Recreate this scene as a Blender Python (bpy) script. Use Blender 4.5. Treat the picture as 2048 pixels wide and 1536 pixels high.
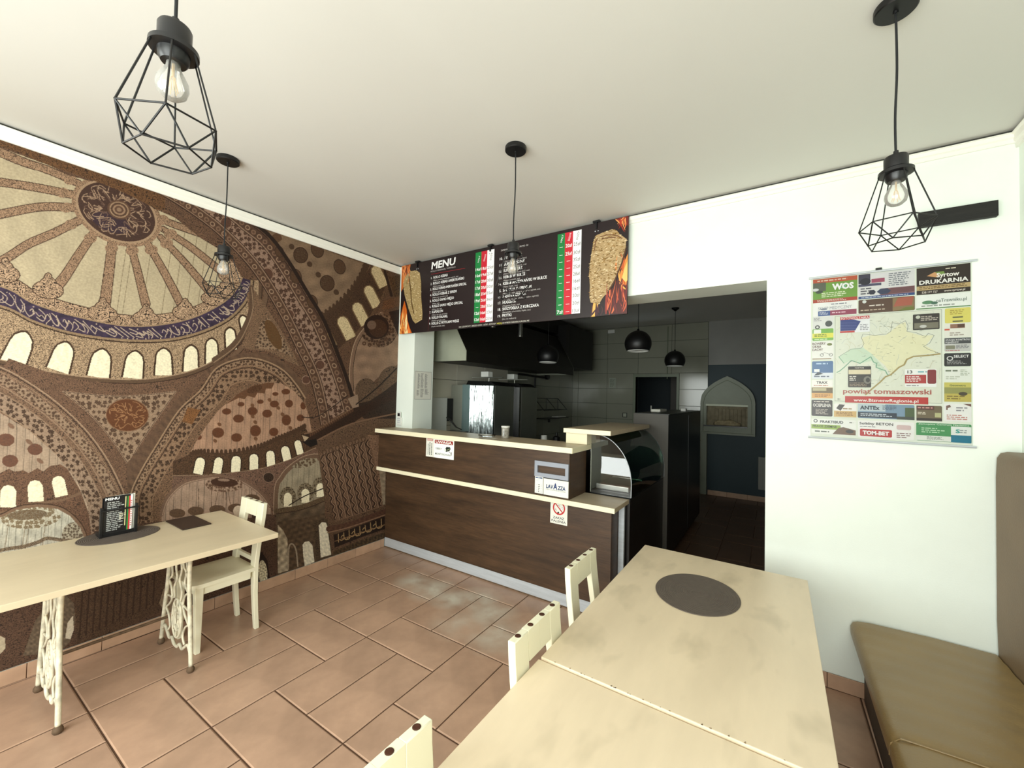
import bpy, bmesh, math, random
import numpy as np
from mathutils import Vector, Matrix
random.seed(7)
scn = bpy.context.scene
for o in list(bpy.data.objects): bpy.data.objects.remove(o)

# ============================ camera ============================
CAM_C = (3.5231541, -3.0555328, 1.6528641)
CAM_R = [[0.836557245681218, 0.5473124258615151, 0.024921540799835388],
         [0.005720111057075256, 0.036759788011163017, -0.9993077595590205],
         [-0.5478496646231965, 0.8361207009056515, 0.02762097915159886]]
CAM_F = 812.0448
cam = bpy.data.cameras.new('camera'); camo = bpy.data.objects.new('camera', cam)
scn.collection.objects.link(camo); scn.camera = camo
cam.sensor_width = 36; cam.lens = CAM_F/2048*36; cam.clip_start = .02
_R = np.array(CAM_R)
camo.matrix_world = Matrix(((_R[0][0], -_R[1][0], -_R[2][0], CAM_C[0]), (_R[0][1], -_R[1][1], -_R[2][1], CAM_C[1]), (_R[0][2], -_R[1][2], -_R[2][2], CAM_C[2]), (0, 0, 0, 1)))

# ============================ world, daylight, exposure ============================
scn.view_settings.view_transform = 'Standard'; scn.view_settings.look = 'None'
scn.view_settings.gamma = 1; scn.view_settings.use_curve_mapping = False
scn.view_settings.exposure = 0.05
w = bpy.data.worlds.new('daylight'); scn.world = w; w.use_nodes = True
bg = w.node_tree.nodes['Background']; bg.inputs[0].default_value = (.80, .92, .95, 1); bg.inputs[1].default_value = 1.6
def area(name, loc, rot, sx, sy, power, col):
    l = bpy.data.lights.new(name, 'AREA'); l.shape = 'RECTANGLE'; l.size = sx; l.size_y = sy; l.energy = power; l.color = col
    o = bpy.data.objects.new(name, l); o.location = loc; o.rotation_euler = rot; scn.collection.objects.link(o); return o
# daylight entering through the two shop-front window bays behind the camera
area('window_daylight', (1.35, -4.46, 1.80), (math.radians(90), 0, 0), 1.9, 1.7, 78, (.96, 1.0, .945))
area('window_daylight', (1.35, -4.46, .30), (math.radians(90), 0, 0), 1.9, .38, 17, (.96, 1.0, .945))
area('window_daylight', (3.35, -4.46, 1.42), (math.radians(90), 0, 0), 1.9, 2.5, 112, (.96, 1.0, .945))
try:
    scn.cycles.max_bounces = 8; scn.cycles.diffuse_bounces = 5; scn.cycles.glossy_bounces = 4; scn.cycles.transmission_bounces = 8; scn.cycles.transparent_max_bounces = 8
    scn.cycles.caustics_reflective = False; scn.cycles.caustics_refractive = False; scn.cycles.sample_clamp_indirect = 4
except Exception: pass

# ============================ helpers ============================
def lin(c):
    c = [x/255. for x in c[:3]]
    return tuple((x/12.92 if x <= .04045 else ((x+.055)/1.055)**2.4) for x in c)+(1,)
def link(o, parent=None):
    scn.collection.objects.link(o)
    if parent is not None: o.parent = parent
    return o
def tag(o, label, cat, group=None, kind=None):
    if label: o['label'] = label
    if cat: o['category'] = cat
    if group: o['group'] = group
    if kind: o['kind'] = kind
    return o
def thing(name, label, cat, loc=(0, 0, 0), rz=0, group=None):
    o = bpy.data.objects.new(name, None); o.empty_display_size = .05
    o.location = loc; o.rotation_euler = (0, 0, rz); link(o); return tag(o, label, cat, group)
def obj(name, bm, m, parent=None, smooth=False, loc=None):
    me = bpy.data.meshes.new(name)
    bmesh.ops.recalc_face_normals(bm, faces=bm.faces[:])
    bm.to_mesh(me); bm.free()
    if smooth:
        for p in me.polygons: p.use_smooth = True
    me.materials.append(m); o = bpy.data.objects.new(name, me)
    if loc: o.location = loc
    return link(o, parent)
def struct(name, bm, m, parent=None, smooth=False):
    o = obj(name, bm, m, parent, smooth)
    if parent is None: o['kind'] = 'structure'
    return o
def sharp(o, ang=40):
    me = o.data
    for p in me.polygons: p.use_smooth = True
    try: me.set_sharp_from_angle(angle=math.radians(ang))
    except Exception: pass
    return o
def box(x0, x1, y0, y1, z0, z1, bm=None, bev=0, seg=2):
    b = bmesh.new() if (bm is None or bev) else bm
    v = [b.verts.new(p) for p in ((x0, y0, z0), (x1, y0, z0), (x1, y1, z0), (x0, y1, z0), (x0, y0, z1), (x1, y0, z1), (x1, y1, z1), (x0, y1, z1))]
    for f in ((0, 3, 2, 1), (4, 5, 6, 7), (0, 1, 5, 4), (1, 2, 6, 5), (2, 3, 7, 6), (3, 0, 4, 7)): b.faces.new([v[i] for i in f])
    if bev:
        bmesh.ops.bevel(b, geom=b.edges[:], offset=bev, segments=seg, affect='EDGES', profile=.6)
        if bm is not None:
            me = bpy.data.meshes.new('t'); b.to_mesh(me); b.free(); bm.from_mesh(me); bpy.data.meshes.remove(me); return bm
    return b
def tube(P, r, bm=None, n=8, closed=False, r2=None, cap=True):
    bm = bm or bmesh.new(); P = [Vector(p) for p in P]; N = len(P); rings = []
    ref = None
    for i, p in enumerate(P):
        if closed: t = (P[(i+1) % N]-P[i-1])
        else: t = P[min(i+1, N-1)]-P[max(i-1, 0)]
        t.normalize()
        if ref is None:
            ref = Vector((0, 0, 1)) if abs(t.z) < .9 else Vector((1, 0, 0))
        a = t.cross(ref)
        if a.length < 1e-4: a = t.orthogonal()
        a.normalize(); b = t.cross(a).normalized(); ref = a.cross(t)
        rr = r if r2 is None else r+(r2-r)*i/max(1, N-1)
        rings.append([bm.verts.new(p+rr*(math.cos(2*math.pi*k/n)*a+math.sin(2*math.pi*k/n)*b)) for k in range(n)])
    for i in range(N if closed else N-1):
        A, B = rings[i], rings[(i+1) % N]
        for k in range(n): bm.faces.new((A[k], A[(k+1) % n], B[(k+1) % n], B[k]))
    if cap and not closed: bm.faces.new(rings[0][::-1]); bm.faces.new(rings[-1])
    return bm
def lathe(prof, c=(0, 0, 0), n=32, bm=None, sy=1.0):
    bm = bm or bmesh.new(); rings = []
    for r, z in prof:
        if r < 1e-5: rings.append([bm.verts.new((c[0], c[1], c[2]+z))])
        else: rings.append([bm.verts.new((c[0]+r*math.cos(2*math.pi*k/n), c[1]+sy*r*math.sin(2*math.pi*k/n), c[2]+z)) for k in range(n)])
    for A, B in zip(rings, rings[1:]):
        for k in range(n):
            if len(A) == 1 and len(B) == 1: continue
            if len(A) == 1: bm.faces.new((A[0], B[(k+1) % n], B[k]))
            elif len(B) == 1: bm.faces.new((A[k], A[(k+1) % n], B[0]))
            else: bm.faces.new((A[k], A[(k+1) % n], B[(k+1) % n], B[k]))
    if len(rings[0]) > 1: bm.faces.new(rings[0][::-1])
    if len(rings[-1]) > 1: bm.faces.new(rings[-1])
    return bm
def prism(poly, a0, a1, axis='y', bm=None):     # poly in the two other axes
    bm = bm or bmesh.new()
    def P(q, a): return {'y': (q[0], a, q[1]), 'x': (a, q[0], q[1]), 'z': (q[0], q[1], a)}[axis]
    A = [bm.verts.new(P(q, a0)) for q in poly]; B = [bm.verts.new(P(q, a1)) for q in poly]; n = len(poly)
    bm.faces.new(A[::-1]); bm.faces.new(B)
    for i in range(n): bm.faces.new((A[i], A[(i+1) % n], B[(i+1) % n], B[i]))
    return bm
def spline(P, n=6):
    P = [Vector(p) for p in P]; out = []
    for i in range(len(P)-1):
        p0, p1, p2, p3 = P[max(i-1, 0)], P[i], P[i+1], P[min(i+2, len(P)-1)]
        for k in range(n):
            t = k/n; out.append(.5*(2*p1+(p2-p0)*t+(2*p0-5*p1+4*p2-p3)*t*t+(3*p1-p0-3*p2+p3)*t**3))
    out.append(P[-1]); return out
def dup(root, loc, rz, label=None, group=None):
    r = root.copy(); link(r); r.location = loc; r.rotation_euler = (0, 0, rz)
    if label: r['label'] = label
    if group: r['group'] = group
    for ch in list(root.children):
        c = ch.copy(); link(c, r)
        for g in list(ch.children): link(g.copy(), c)
    return r
def _ray(px, py):
    d = np.array(((px-1024)/CAM_F, (py-768)/CAM_F, 1.))@_R; return d
def onX(px, py, x): d = _ray(px, py); t = (x-CAM_C[0])/d[0]; return Vector([float(CAM_C[k]+t*d[k]) for k in range(3)])
def onY(px, py, y): d = _ray(px, py); t = (y-CAM_C[1])/d[1]; return Vector([float(CAM_C[k]+t*d[k]) for k in range(3)])

# ---------------------------- materials ----------------------------
def mat(name, col, rough=.5, metal=0, var=.06, scale=6, bump=0, bscale=60, spec=.5, coat=0, stretch=None, streak=0, rnd=0, trans=0, ior=1.45, sheen=0):
    m = bpy.data.materials.new(name); m.use_nodes = True; nt = m.node_tree; N = nt.nodes; L = nt.links
    b = N['Principled BSDF']; b.inputs['Roughness'].default_value = rough; b.inputs['Metallic'].default_value = metal
    b.inputs['Specular IOR Level'].default_value = spec; b.inputs['Coat Weight'].default_value = coat
    if trans: b.inputs['Transmission Weight'].default_value = trans; b.inputs['IOR'].default_value = ior
    if sheen: b.inputs['Sheen Weight'].default_value = sheen
    c = lin(col) if max(col) > 1 else tuple(col)+(1,)
    tc = N.new('ShaderNodeTexCoord'); mp = N.new('ShaderNodeMapping'); L.new(tc.outputs['Object'], mp.inputs[0])
    if stretch: mp.inputs['Scale'].default_value = stretch
    nz = N.new('ShaderNodeTexNoise'); nz.inputs['Scale'].default_value = scale; nz.inputs['Detail'].default_value = 5; L.new(mp.outputs[0], nz.inputs[0])
    mr = N.new('ShaderNodeMapRange'); mr.inputs[1].default_value = .3; mr.inputs[2].default_value = .7; mr.inputs[3].default_value = 1-var; mr.inputs[4].default_value = 1+var
    L.new(nz.outputs[0], mr.inputs[0]); fac = mr.outputs[0]
    if streak:
        n2 = N.new('ShaderNodeTexNoise'); n2.inputs['Scale'].default_value = scale*5; n2.inputs['Detail'].default_value = 8; L.new(mp.outputs[0], n2.inputs[0])
        m2 = N.new('ShaderNodeMapRange'); m2.inputs[1].default_value = .3; m2.inputs[2].default_value = .7; m2.inputs[3].default_value = 1-streak; m2.inputs[4].default_value = 1+streak
        L.new(n2.outputs[0], m2.inputs[0]); mm = N.new('ShaderNodeMath'); mm.operation = 'MULTIPLY'; L.new(fac, mm.inputs[0]); L.new(m2.outputs[0], mm.inputs[1]); fac = mm.outputs[0]
    if rnd:
        oi = N.new('ShaderNodeObjectInfo'); m3 = N.new('ShaderNodeMapRange'); m3.inputs[3].default_value = 1-rnd; m3.inputs[4].default_value = 1+rnd; L.new(oi.outputs['Random'], m3.inputs[0])
        mm = N.new('ShaderNodeMath'); mm.operation = 'MULTIPLY'; L.new(fac, mm.inputs[0]); L.new(m3.outputs[0], mm.inputs[1]); fac = mm.outputs[0]
    mx = N.new('ShaderNodeVectorMath'); mx.operation = 'SCALE'; mx.inputs[0].default_value = c[:3]; L.new(fac, mx.inputs['Scale']); L.new(mx.outputs[0], b.inputs['Base Color'])
    if bump:
        nb = N.new('ShaderNodeTexNoise'); nb.inputs['Scale'].default_value = bscale; nb.inputs['Detail'].default_value = 4; L.new(mp.outputs[0], nb.inputs[0])
        bp = N.new('ShaderNodeBump'); bp.inputs['Strength'].default_value = bump; bp.inputs['Distance'].default_value = .01; L.new(nb.outputs[0], bp.inputs['Height']); L.new(bp.outputs[0], b.inputs['Normal'])
    m['base'] = mx.name
    return m
M = {}
M['wall'] = mat('white_wall_paint', (.83, .89, .82), .6, var=.015, bump=.05, bscale=150)
M['ceiling'] = mat('ceiling_paint', (.65, .64, .60), .7, var=.012, scale=1.2)
M['trim'] = mat('white_trim_paint', (.88, .87, .80), .5, var=.01)
M['gapshade'] = mat('painted_gap_shade', (.05, .05, .04), .9, var=.02)
M['grout'] = mat('brown_grout', (84, 58, 40), .9, var=.1, scale=30)
M['skirt'] = mat('skirting_tile', (186, 152, 126), .4, var=.14, scale=9, rnd=.06)
M['top'] = mat('pale_laminated_wood', (212, 196, 166), .34, var=.05, scale=2.2, stretch=(3, .6, 1), streak=.02, bump=.03, bscale=40)
M['top_edge'] = mat('pale_wood_edge', (226, 216, 186), .45, var=.03)
M['chair'] = mat('cream_painted_wood', (234, 230, 204), .38, var=.03, scale=4, bump=.04, bscale=25)
M['dowel'] = mat('brown_dowel', (70, 38, 24), .45, var=.25, scale=60)
M['wenge'] = mat('dark_wood_laminate', (68, 48, 31), .45, var=.36, scale=1.6, stretch=(1, 1, 9), streak=.22, bump=.06, bscale=14)
M['counter'] = mat('beige_worktop', (184, 168, 142), .4, var=.05, scale=3, stretch=(1, 8, 1), streak=.05)
M['edge'] = mat('cream_worktop_edge', (240, 232, 200), .5, var=.02)
M['alu'] = mat('brushed_aluminium', (196, 202, 208), .42, .25, var=.08, scale=1.5, stretch=(2, 2, 30), streak=.05)
M['steel'] = mat('stainless_steel', (170, 172, 165), .28, .9, var=.08, scale=4, bump=.05, bscale=9)
M['steel_dull'] = mat('dull_steel_sheet', (172, 176, 158), .5, .35, var=.08, scale=5)
M['black'] = mat('black_metal', (16, 16, 17), .42, .2, var=.1, scale=20)
M['cord'] = mat('black_textile_cord', (22, 24, 26), .8, var=.2, scale=400)
M['blackp'] = mat('black_plastic', (20, 20, 22), .35, var=.1)
M['plank'] = mat('black_stained_plank', (18, 17, 14), .7, var=.4, scale=12, stretch=(1, 1, 6), bump=.2, bscale=40)
M['vinyl'] = mat('brown_faux_leather', (142, 118, 76), .36, var=.06, scale=5, bump=.12, bscale=120)
M['vinyl_d'] = mat('dark_brown_faux_leather', (118, 96, 70), .5, var=.08, scale=5, bump=.12, bscale=120)
M['benchbase'] = mat('dark_bench_base', (52, 40, 30), .6, var=.15)
M['mat'] = mat('woven_charcoal_mat', (70, 62, 58), .8, var=.12, scale=40)
M['slate'] = mat('dark_brown_leatherette', (54, 38, 30), .5, var=.12, scale=20, bump=.1, bscale=200)
M['iron'] = mat('chipped_white_iron', (216, 210, 186), .55, var=.3, scale=24, bump=.25, bscale=60)
M['rust'] = mat('rusty_iron', (96, 76, 56), .8, var=.3, scale=50)
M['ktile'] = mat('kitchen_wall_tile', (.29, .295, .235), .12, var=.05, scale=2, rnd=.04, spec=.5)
M['ktile_lit'] = mat('kitchen_wall_tile_lit', (.74, .70, .58), .25, var=.05, scale=2, rnd=.04)  # same wall tile, made paler to paint in light from the opening
M['tile_dim'] = mat('floor_tile_dimmed', (96, 70, 52), .4, var=.12, scale=4, rnd=.06)  # same floor tile, darkened to paint in the kitchen's dimness
M['kgrout'] = mat('kitchen_grout', (.05, .055, .045), .9, var=.1)
M['kwall'] = mat('kitchen_plaster', (.30, .30, .27), .7, var=.03)
M['kceil'] = mat('kitchen_ceiling', (.40, .39, .33), .75, var=.03)
M['fridge'] = mat('grey_brown_panel', (60, 55, 46), .5, var=.05)
M['darkpanel'] = mat('dark_panel', (17, 13, 10), .35, var=.15, scale=3)
M['greenp'] = mat('dark_green_panel', (9, 14, 11), .35, var=.1)
M['oven'] = mat('grey_plaster_oven', (140, 147, 130), .5, var=.05, scale=5)
M['brick'] = mat('sooty_firebrick', (140, 130, 106), .8, var=.25, scale=14)
M['ash'] = mat('pale_ash_log', (170, 156, 124), .9, var=.25, scale=30, bump=.4, bscale=30)
M['card'] = mat('cardboard', (120, 96, 66), .8, var=.06)
M['paper'] = mat('white_paper', (232, 232, 222), .7, var=.02)
M['plastic'] = mat('white_plastic', (225, 226, 220), .4, var=.02)
M['greyframe'] = mat('grey_plastic_frame', (150, 156, 168), .35, var=.04)
M['filament'] = mat('brass_filament', (230, 190, 130), .4, .4)
M['kframe'] = mat('grey_green_frame', (112, 122, 100), .4, var=.05)
M['print'] = bpy.data.materials.new('flat_print'); M['print'].use_nodes = True
def _print(m, rough=.45, k=1.):
    nt = m.node_tree; b = nt.nodes['Principled BSDF']; b.inputs['Roughness'].default_value = rough
    a = nt.nodes.new('ShaderNodeVertexColor'); a.layer_name = 'Col'
    n = nt.nodes.new('ShaderNodeTexNoise'); n.inputs['Scale'].default_value = 30; r = nt.nodes.new('ShaderNodeMapRange'); r.inputs[3].default_value = .95*k; r.inputs[4].default_value = 1.05*k
    nt.links.new(n.outputs[0], r.inputs[0]); s = nt.nodes.new('ShaderNodeVectorMath'); s.operation = 'SCALE'
    nt.links.new(a.outputs[0], s.inputs[0]); nt.links.new(r.outputs[0], s.inputs['Scale']); nt.links.new(s.outputs[0], b.inputs['Base Color'])
_print(M['print'])
M['print_map'] = bpy.data.materials.new('laminated_map_print'); M['print_map'].use_nodes = True; _print(M['print_map'], .3, .68)
M['housing'] = mat('grey_enamel_housing', (150, 152, 140), .5, var=.05)
M['sideglass'] = mat('bluish_side_glass', (120, 142, 142), .2, var=.2, scale=4, stretch=(1, 1, .2))
M['sheetpaper'] = mat('map_paper', (198, 204, 192), .5, var=.02)
def glassmat(name, col=(1, 1, 1), rough=0, refl=.5, tint=.9):
    m = bpy.data.materials.new(name); m.use_nodes = True; nt = m.node_tree; N = nt.nodes; N.remove(N['Principled BSDF'])
    t = N.new('ShaderNodeBsdfTransparent'); t.inputs[0].default_value = (col[0]*tint, col[1]*tint, col[2]*tint, 1)
    g = N.new('ShaderNodeBsdfGlossy'); g.inputs['Roughness'].default_value = rough; f = N.new('ShaderNodeLayerWeight'); f.inputs[0].default_value = refl
    r = N.new('ShaderNodeMapRange'); r.inputs[3].default_value = .05; r.inputs[4].default_value = 1
    nz = N.new('ShaderNodeTexNoise'); nz.inputs['Scale'].default_value = 2; nb = N.new('ShaderNodeBump'); nb.inputs['Strength'].default_value = .02; N['Material Output']
    nt.links.new(nz.outputs[0], nb.inputs['Height']); nt.links.new(nb.outputs[0], g.inputs['Normal'])
    mx = N.new('ShaderNodeMixShader'); nt.links.new(f.outputs['Fresnel'], r.inputs[0]); nt.links.new(r.outputs[0], mx.inputs[0])
    nt.links.new(t.outputs[0], mx.inputs[1]); nt.links.new(g.outputs[0], mx.inputs[2]); nt.links.new(mx.outputs[0], N['Material Output'].inputs[0]); return m
M['glass'] = glassmat('clear_glass', (1, 1, 1), 0, .2, .96)
M['cglass'] = glassmat('green_tinted_glass', (.30, .48, .38), .02, .3, .8)

def bulbmat():       # clear bulb glass with a faint milky bloom
    m = glassmat('bulb_glass', (1, 1, 1), .05, .3, .95); nt = m.node_tree; N = nt.nodes; L = nt.links; out = N['Material Output']; src = out.inputs[0].links[0].from_socket
    d = N.new('ShaderNodeBsdfDiffuse'); d.inputs[0].default_value = (.9, .88, .82, 1); x = N.new('ShaderNodeMixShader'); x.inputs[0].default_value = .22; L.new(src, x.inputs[1]); L.new(d.outputs[0], x.inputs[2]); L.new(x.outputs[0], out.inputs[0]); return m
M['bulb'] = bulbmat()
def tilemat():       # terracotta floor tile: cloudy tone, streaks and worn pale patches by the counter
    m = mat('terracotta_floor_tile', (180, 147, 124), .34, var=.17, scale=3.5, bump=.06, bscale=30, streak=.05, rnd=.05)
    nt = m.node_tree; N = nt.nodes; L = nt.links; b = N['Principled BSDF']; src = b.inputs['Base Color'].links[0].from_socket
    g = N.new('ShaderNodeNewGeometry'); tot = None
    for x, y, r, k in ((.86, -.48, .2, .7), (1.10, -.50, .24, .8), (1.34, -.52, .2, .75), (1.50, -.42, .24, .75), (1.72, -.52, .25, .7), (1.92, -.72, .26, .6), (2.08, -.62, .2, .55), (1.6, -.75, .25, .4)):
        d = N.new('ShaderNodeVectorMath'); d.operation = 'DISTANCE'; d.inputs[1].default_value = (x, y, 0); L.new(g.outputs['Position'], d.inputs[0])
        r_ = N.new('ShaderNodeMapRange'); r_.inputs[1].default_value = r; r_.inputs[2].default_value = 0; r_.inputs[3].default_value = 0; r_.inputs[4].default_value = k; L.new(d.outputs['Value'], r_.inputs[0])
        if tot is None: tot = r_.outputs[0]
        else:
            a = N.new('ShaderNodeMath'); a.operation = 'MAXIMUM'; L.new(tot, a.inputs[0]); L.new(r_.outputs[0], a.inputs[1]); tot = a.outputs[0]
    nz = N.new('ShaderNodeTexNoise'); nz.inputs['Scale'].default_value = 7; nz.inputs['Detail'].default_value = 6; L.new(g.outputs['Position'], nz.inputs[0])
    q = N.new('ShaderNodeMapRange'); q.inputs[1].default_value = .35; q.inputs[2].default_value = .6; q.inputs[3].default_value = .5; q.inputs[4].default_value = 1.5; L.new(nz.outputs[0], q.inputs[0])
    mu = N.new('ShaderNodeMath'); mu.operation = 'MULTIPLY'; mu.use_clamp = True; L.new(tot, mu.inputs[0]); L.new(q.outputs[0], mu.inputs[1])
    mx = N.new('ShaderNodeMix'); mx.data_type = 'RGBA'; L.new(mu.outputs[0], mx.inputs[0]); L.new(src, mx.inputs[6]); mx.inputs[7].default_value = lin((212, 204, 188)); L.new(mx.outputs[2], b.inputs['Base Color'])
    return m
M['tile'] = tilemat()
def bluewall():
    m = mat('kitchen_wall_two_tone', (.27, .27, .25), .55, var=.03); nt = m.node_tree; N = nt.nodes; L = nt.links; b = N['Principled BSDF']; src = b.inputs['Base Color'].links[0].from_socket
    g = N.new('ShaderNodeNewGeometry'); s = N.new('ShaderNodeSeparateXYZ'); L.new(g.outputs['Position'], s.inputs[0])
    a = N.new('ShaderNodeMath'); a.operation = 'LESS_THAN'; a.inputs[1].default_value = 2.275; L.new(s.outputs[2], a.inputs[0])
    mx = N.new('ShaderNodeMix'); mx.data_type = 'RGBA'; L.new(a.outputs[0], mx.inputs[0]); L.new(src, mx.inputs[6]); mx.inputs[7].default_value = lin((8, 42, 50)); L.new(mx.outputs[2], b.inputs['Base Color'])
    return m
M['blue'] = bluewall()
def woodtable():     # pale table boards: staves along the length with greenish knots
    m = mat('whitewashed_knotty_wood', (222, 204, 176), .36, var=.06, scale=2, stretch=(3, .7, 1), streak=.02, bump=.03, bscale=30); nt = m.node_tree; N = nt.nodes; L = nt.links
    b = N['Principled BSDF']; src = b.inputs['Base Color'].links[0].from_socket; tc = N.new('ShaderNodeTexCoord'); mp = N.new('ShaderNodeMapping'); mp.inputs['Scale'].default_value = (6, 3, 1); L.new(tc.outputs['Object'], mp.inputs[0])
    nz = N.new('ShaderNodeTexNoise'); nz.inputs['Scale'].default_value = 1.15; nz.inputs['Detail'].default_value = 3; nz.inputs['Distortion'].default_value = .25; L.new(mp.outputs[0], nz.inputs[0])
    r = N.new('ShaderNodeMapRange'); r.inputs[1].default_value = .55; r.inputs[2].default_value = .80; r.inputs[3].default_value = 0; r.inputs[4].default_value = .42; L.new(nz.outputs[0], r.inputs[0])
    mx = N.new('ShaderNodeMix'); mx.data_type = 'RGBA'; L.new(r.outputs[0], mx.inputs[0]); L.new(src, mx.inputs[6]); mx.inputs[7].default_value = lin((128, 118, 92)); L.new(mx.outputs[2], b.inputs['Base Color']); return m
M['table'] = woodtable()
def foilmat():
    m = mat('crinkled_foil', (190, 200, 200), .22, 1, var=.04, bump=0); nt = m.node_tree; N = nt.nodes; L = nt.links; b = N['Principled BSDF']
    tc = N.new('ShaderNodeTexCoord'); mp = N.new('ShaderNodeMapping'); mp.inputs['Scale'].default_value = (1, 1, .12); L.new(tc.outputs['Object'], mp.inputs[0])
    nz = N.new('ShaderNodeTexNoise'); nz.inputs['Scale'].default_value = 26; nz.inputs['Detail'].default_value = 3; L.new(mp.outputs[0], nz.inputs[0])
    bp = N.new('ShaderNodeBump'); bp.inputs['Strength'].default_value = .6; bp.inputs['Distance'].default_value = .03; L.new(nz.outputs[0], bp.inputs['Height']); L.new(bp.outputs[0], b.inputs['Normal']); return m
M['foil'] = foilmat()
def matmat():
    m = mat('woven_charcoal_round', (92, 82, 74), .75, var=.1, scale=40); nt = m.node_tree; N = nt.nodes; L = nt.links; b = N['Principled BSDF']
    tc = N.new('ShaderNodeTexCoord'); wv = N.new('ShaderNodeTexWave'); wv.wave_type = 'RINGS'; wv.rings_direction = 'Z'; wv.inputs['Scale'].default_value = 42; wv.inputs['Distortion'].default_value = .6; L.new(tc.outputs['Object'], wv.inputs[0])
    bp = N.new('ShaderNodeBump'); bp.inputs['Strength'].default_value = .5; bp.inputs['Distance'].default_value = .003; L.new(wv.outputs[0], bp.inputs['Height']); L.new(bp.outputs[0], b.inputs['Normal']); return m
M['mat'] = matmat()

# ---------------------------- flat print builder ----------------------------
class Print:
    """flat coloured shapes and lettering; local u = right, v = up, w = out of the sheet"""
    def __init__(s): s.v = []; s.f = []; s.c = []; s.n = 0
    def _add(s, pts, faces, col, layer):
        b = len(s.v); w_ = layer*.00035
        s.n += 1; w_ += (s.n % 60)*4e-6; s.v += [(p[0], -w_, p[1]) for p in pts]; s.f += [[b+i for i in f] for f in faces]; s.c += [lin(col)]*len(faces)
    def poly(s, pts, col, layer=1): s._add(pts, [list(range(len(pts)))], col, layer)
    def rect(s, u0, v0, u1, v1, col, layer=1, r=0):
        if not r: return s.poly([(u0, v0), (u1, v0), (u1, v1), (u0, v1)], col, layer)
        P = []
        for cx, cy, a in ((u1-r, v0+r, -90), (u1-r, v1-r, 0), (u0+r, v1-r, 90), (u0+r, v0+r, 180)):
            for k in range(5): t = math.radians(a+k*22.5); P.append((cx+r*math.cos(t), cy+r*math.sin(t)))
        s.poly(P, col, layer)
    def ell(s, cx, cy, a, b, col, layer=1, n=24, ang=0):
        ca, sa = math.cos(ang), math.sin(ang)
        s.poly([(cx+a*math.cos(t)*ca-b*math.sin(t)*sa, cy+a*math.cos(t)*sa+b*math.sin(t)*ca) for t in [2*math.pi*k/n for k in range(n)]], col, layer)
    def line(s, P, w_, col, layer=1):
        for a, b in zip(P, P[1:]):
            a = Vector(a); b = Vector(b); d = b-a
            if d.length < 1e-7: continue
            d.normalize(); n = Vector((-d.y, d.x))*w_/2; e = d*w_*.2
            s.poly([a-n-e, b-n+e, b+n+e, a+n-e], col, layer)
    def ring(s, cx, cy, r0, r1, col, layer=1, n=28, sx=1):
        pts = []; F = []
        for k in range(n):
            t = 2*math.pi*k/n; pts += [(cx+sx*r0*math.cos(t), cy+r0*math.sin(t)), (cx+sx*r1*math.cos(t), cy+r1*math.sin(t))]
        for k in range(n): a = 2*k; b = 2*((k+1) % n); F.append([a, b, b+1, a+1])
        s._add(pts, F, col, layer)
    def text(s, body, u, v, h, col, layer=2, width=None, align='L', bold=0, rot=0, shear=0, maxw=None):
        cu = bpy.data.curves.new('txt', 'FONT'); cu.body = body; cu.size = 1; cu.resolution_u = 2; cu.offset = bold; cu.shear = shear
        o = bpy.data.objects.new('txt', cu); me = o.to_mesh()
        if len(me.vertices):
            P = np.array([q.co[:2] for q in me.vertices]); x0, x1 = P[:, 0].min(), P[:, 0].max(); k = h/.73
            sx = k
            if width: sx = width/(x1-x0)
            if maxw and (x1-x0)*sx > maxw: sx = maxw/(x1-x0)
            W_ = (x1-x0)*sx; off = {'L': 0, 'C': -W_/2, 'R': -W_}[align]
            Q = np.c_[(P[:, 0]-x0)*sx+off, P[:, 1]*k]
            c_, s_ = math.cos(rot), math.sin(rot); Q = Q@np.array([[c_, s_], [-s_, c_]])+[u, v]
            s._add(Q.tolist(), [list(p.vertices) for p in me.polygons], col, layer)
        o.to_mesh_clear(); bpy.data.objects.remove(o); bpy.data.curves.remove(cu)
    def scrib(s, u0, v0, u1, v1, col, rows=3, layer=2, fill=.75, seed=0):      # lines of print too small to read
        r = random.Random(seed or hash((round(u0, 3), round(v0, 3)))); h = (v1-v0)/rows
        for i in range(rows):
            y = v1-h*(i+.75); x = u0; e = u0+(u1-u0)*r.uniform(.6, 1)
            while x < e:
                w_ = r.uniform(.6, 2.2)*h; x2 = min(x+w_, e); s.rect(x, y, x2, y+h*.5, col, layer); x = x2+h*.35
    def build(s, name, parent=None, m=None, loc=(0, 0, 0), rot=(0, 0, 0)):
        me = bpy.data.meshes.new(name); me.from_pydata(s.v, [], s.f); ca = me.color_attributes.new('Col', 'FLOAT_COLOR', 'CORNER')
        out = []
        for p, c in zip(me.polygons, s.c): out += list(c)*p.loop_total
        ca.data.foreach_set('color', out); me.materials.append(m or M['print']); o = bpy.data.objects.new(name, me); o.location = loc; o.rotation_euler = rot
        return link(o, parent)
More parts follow.
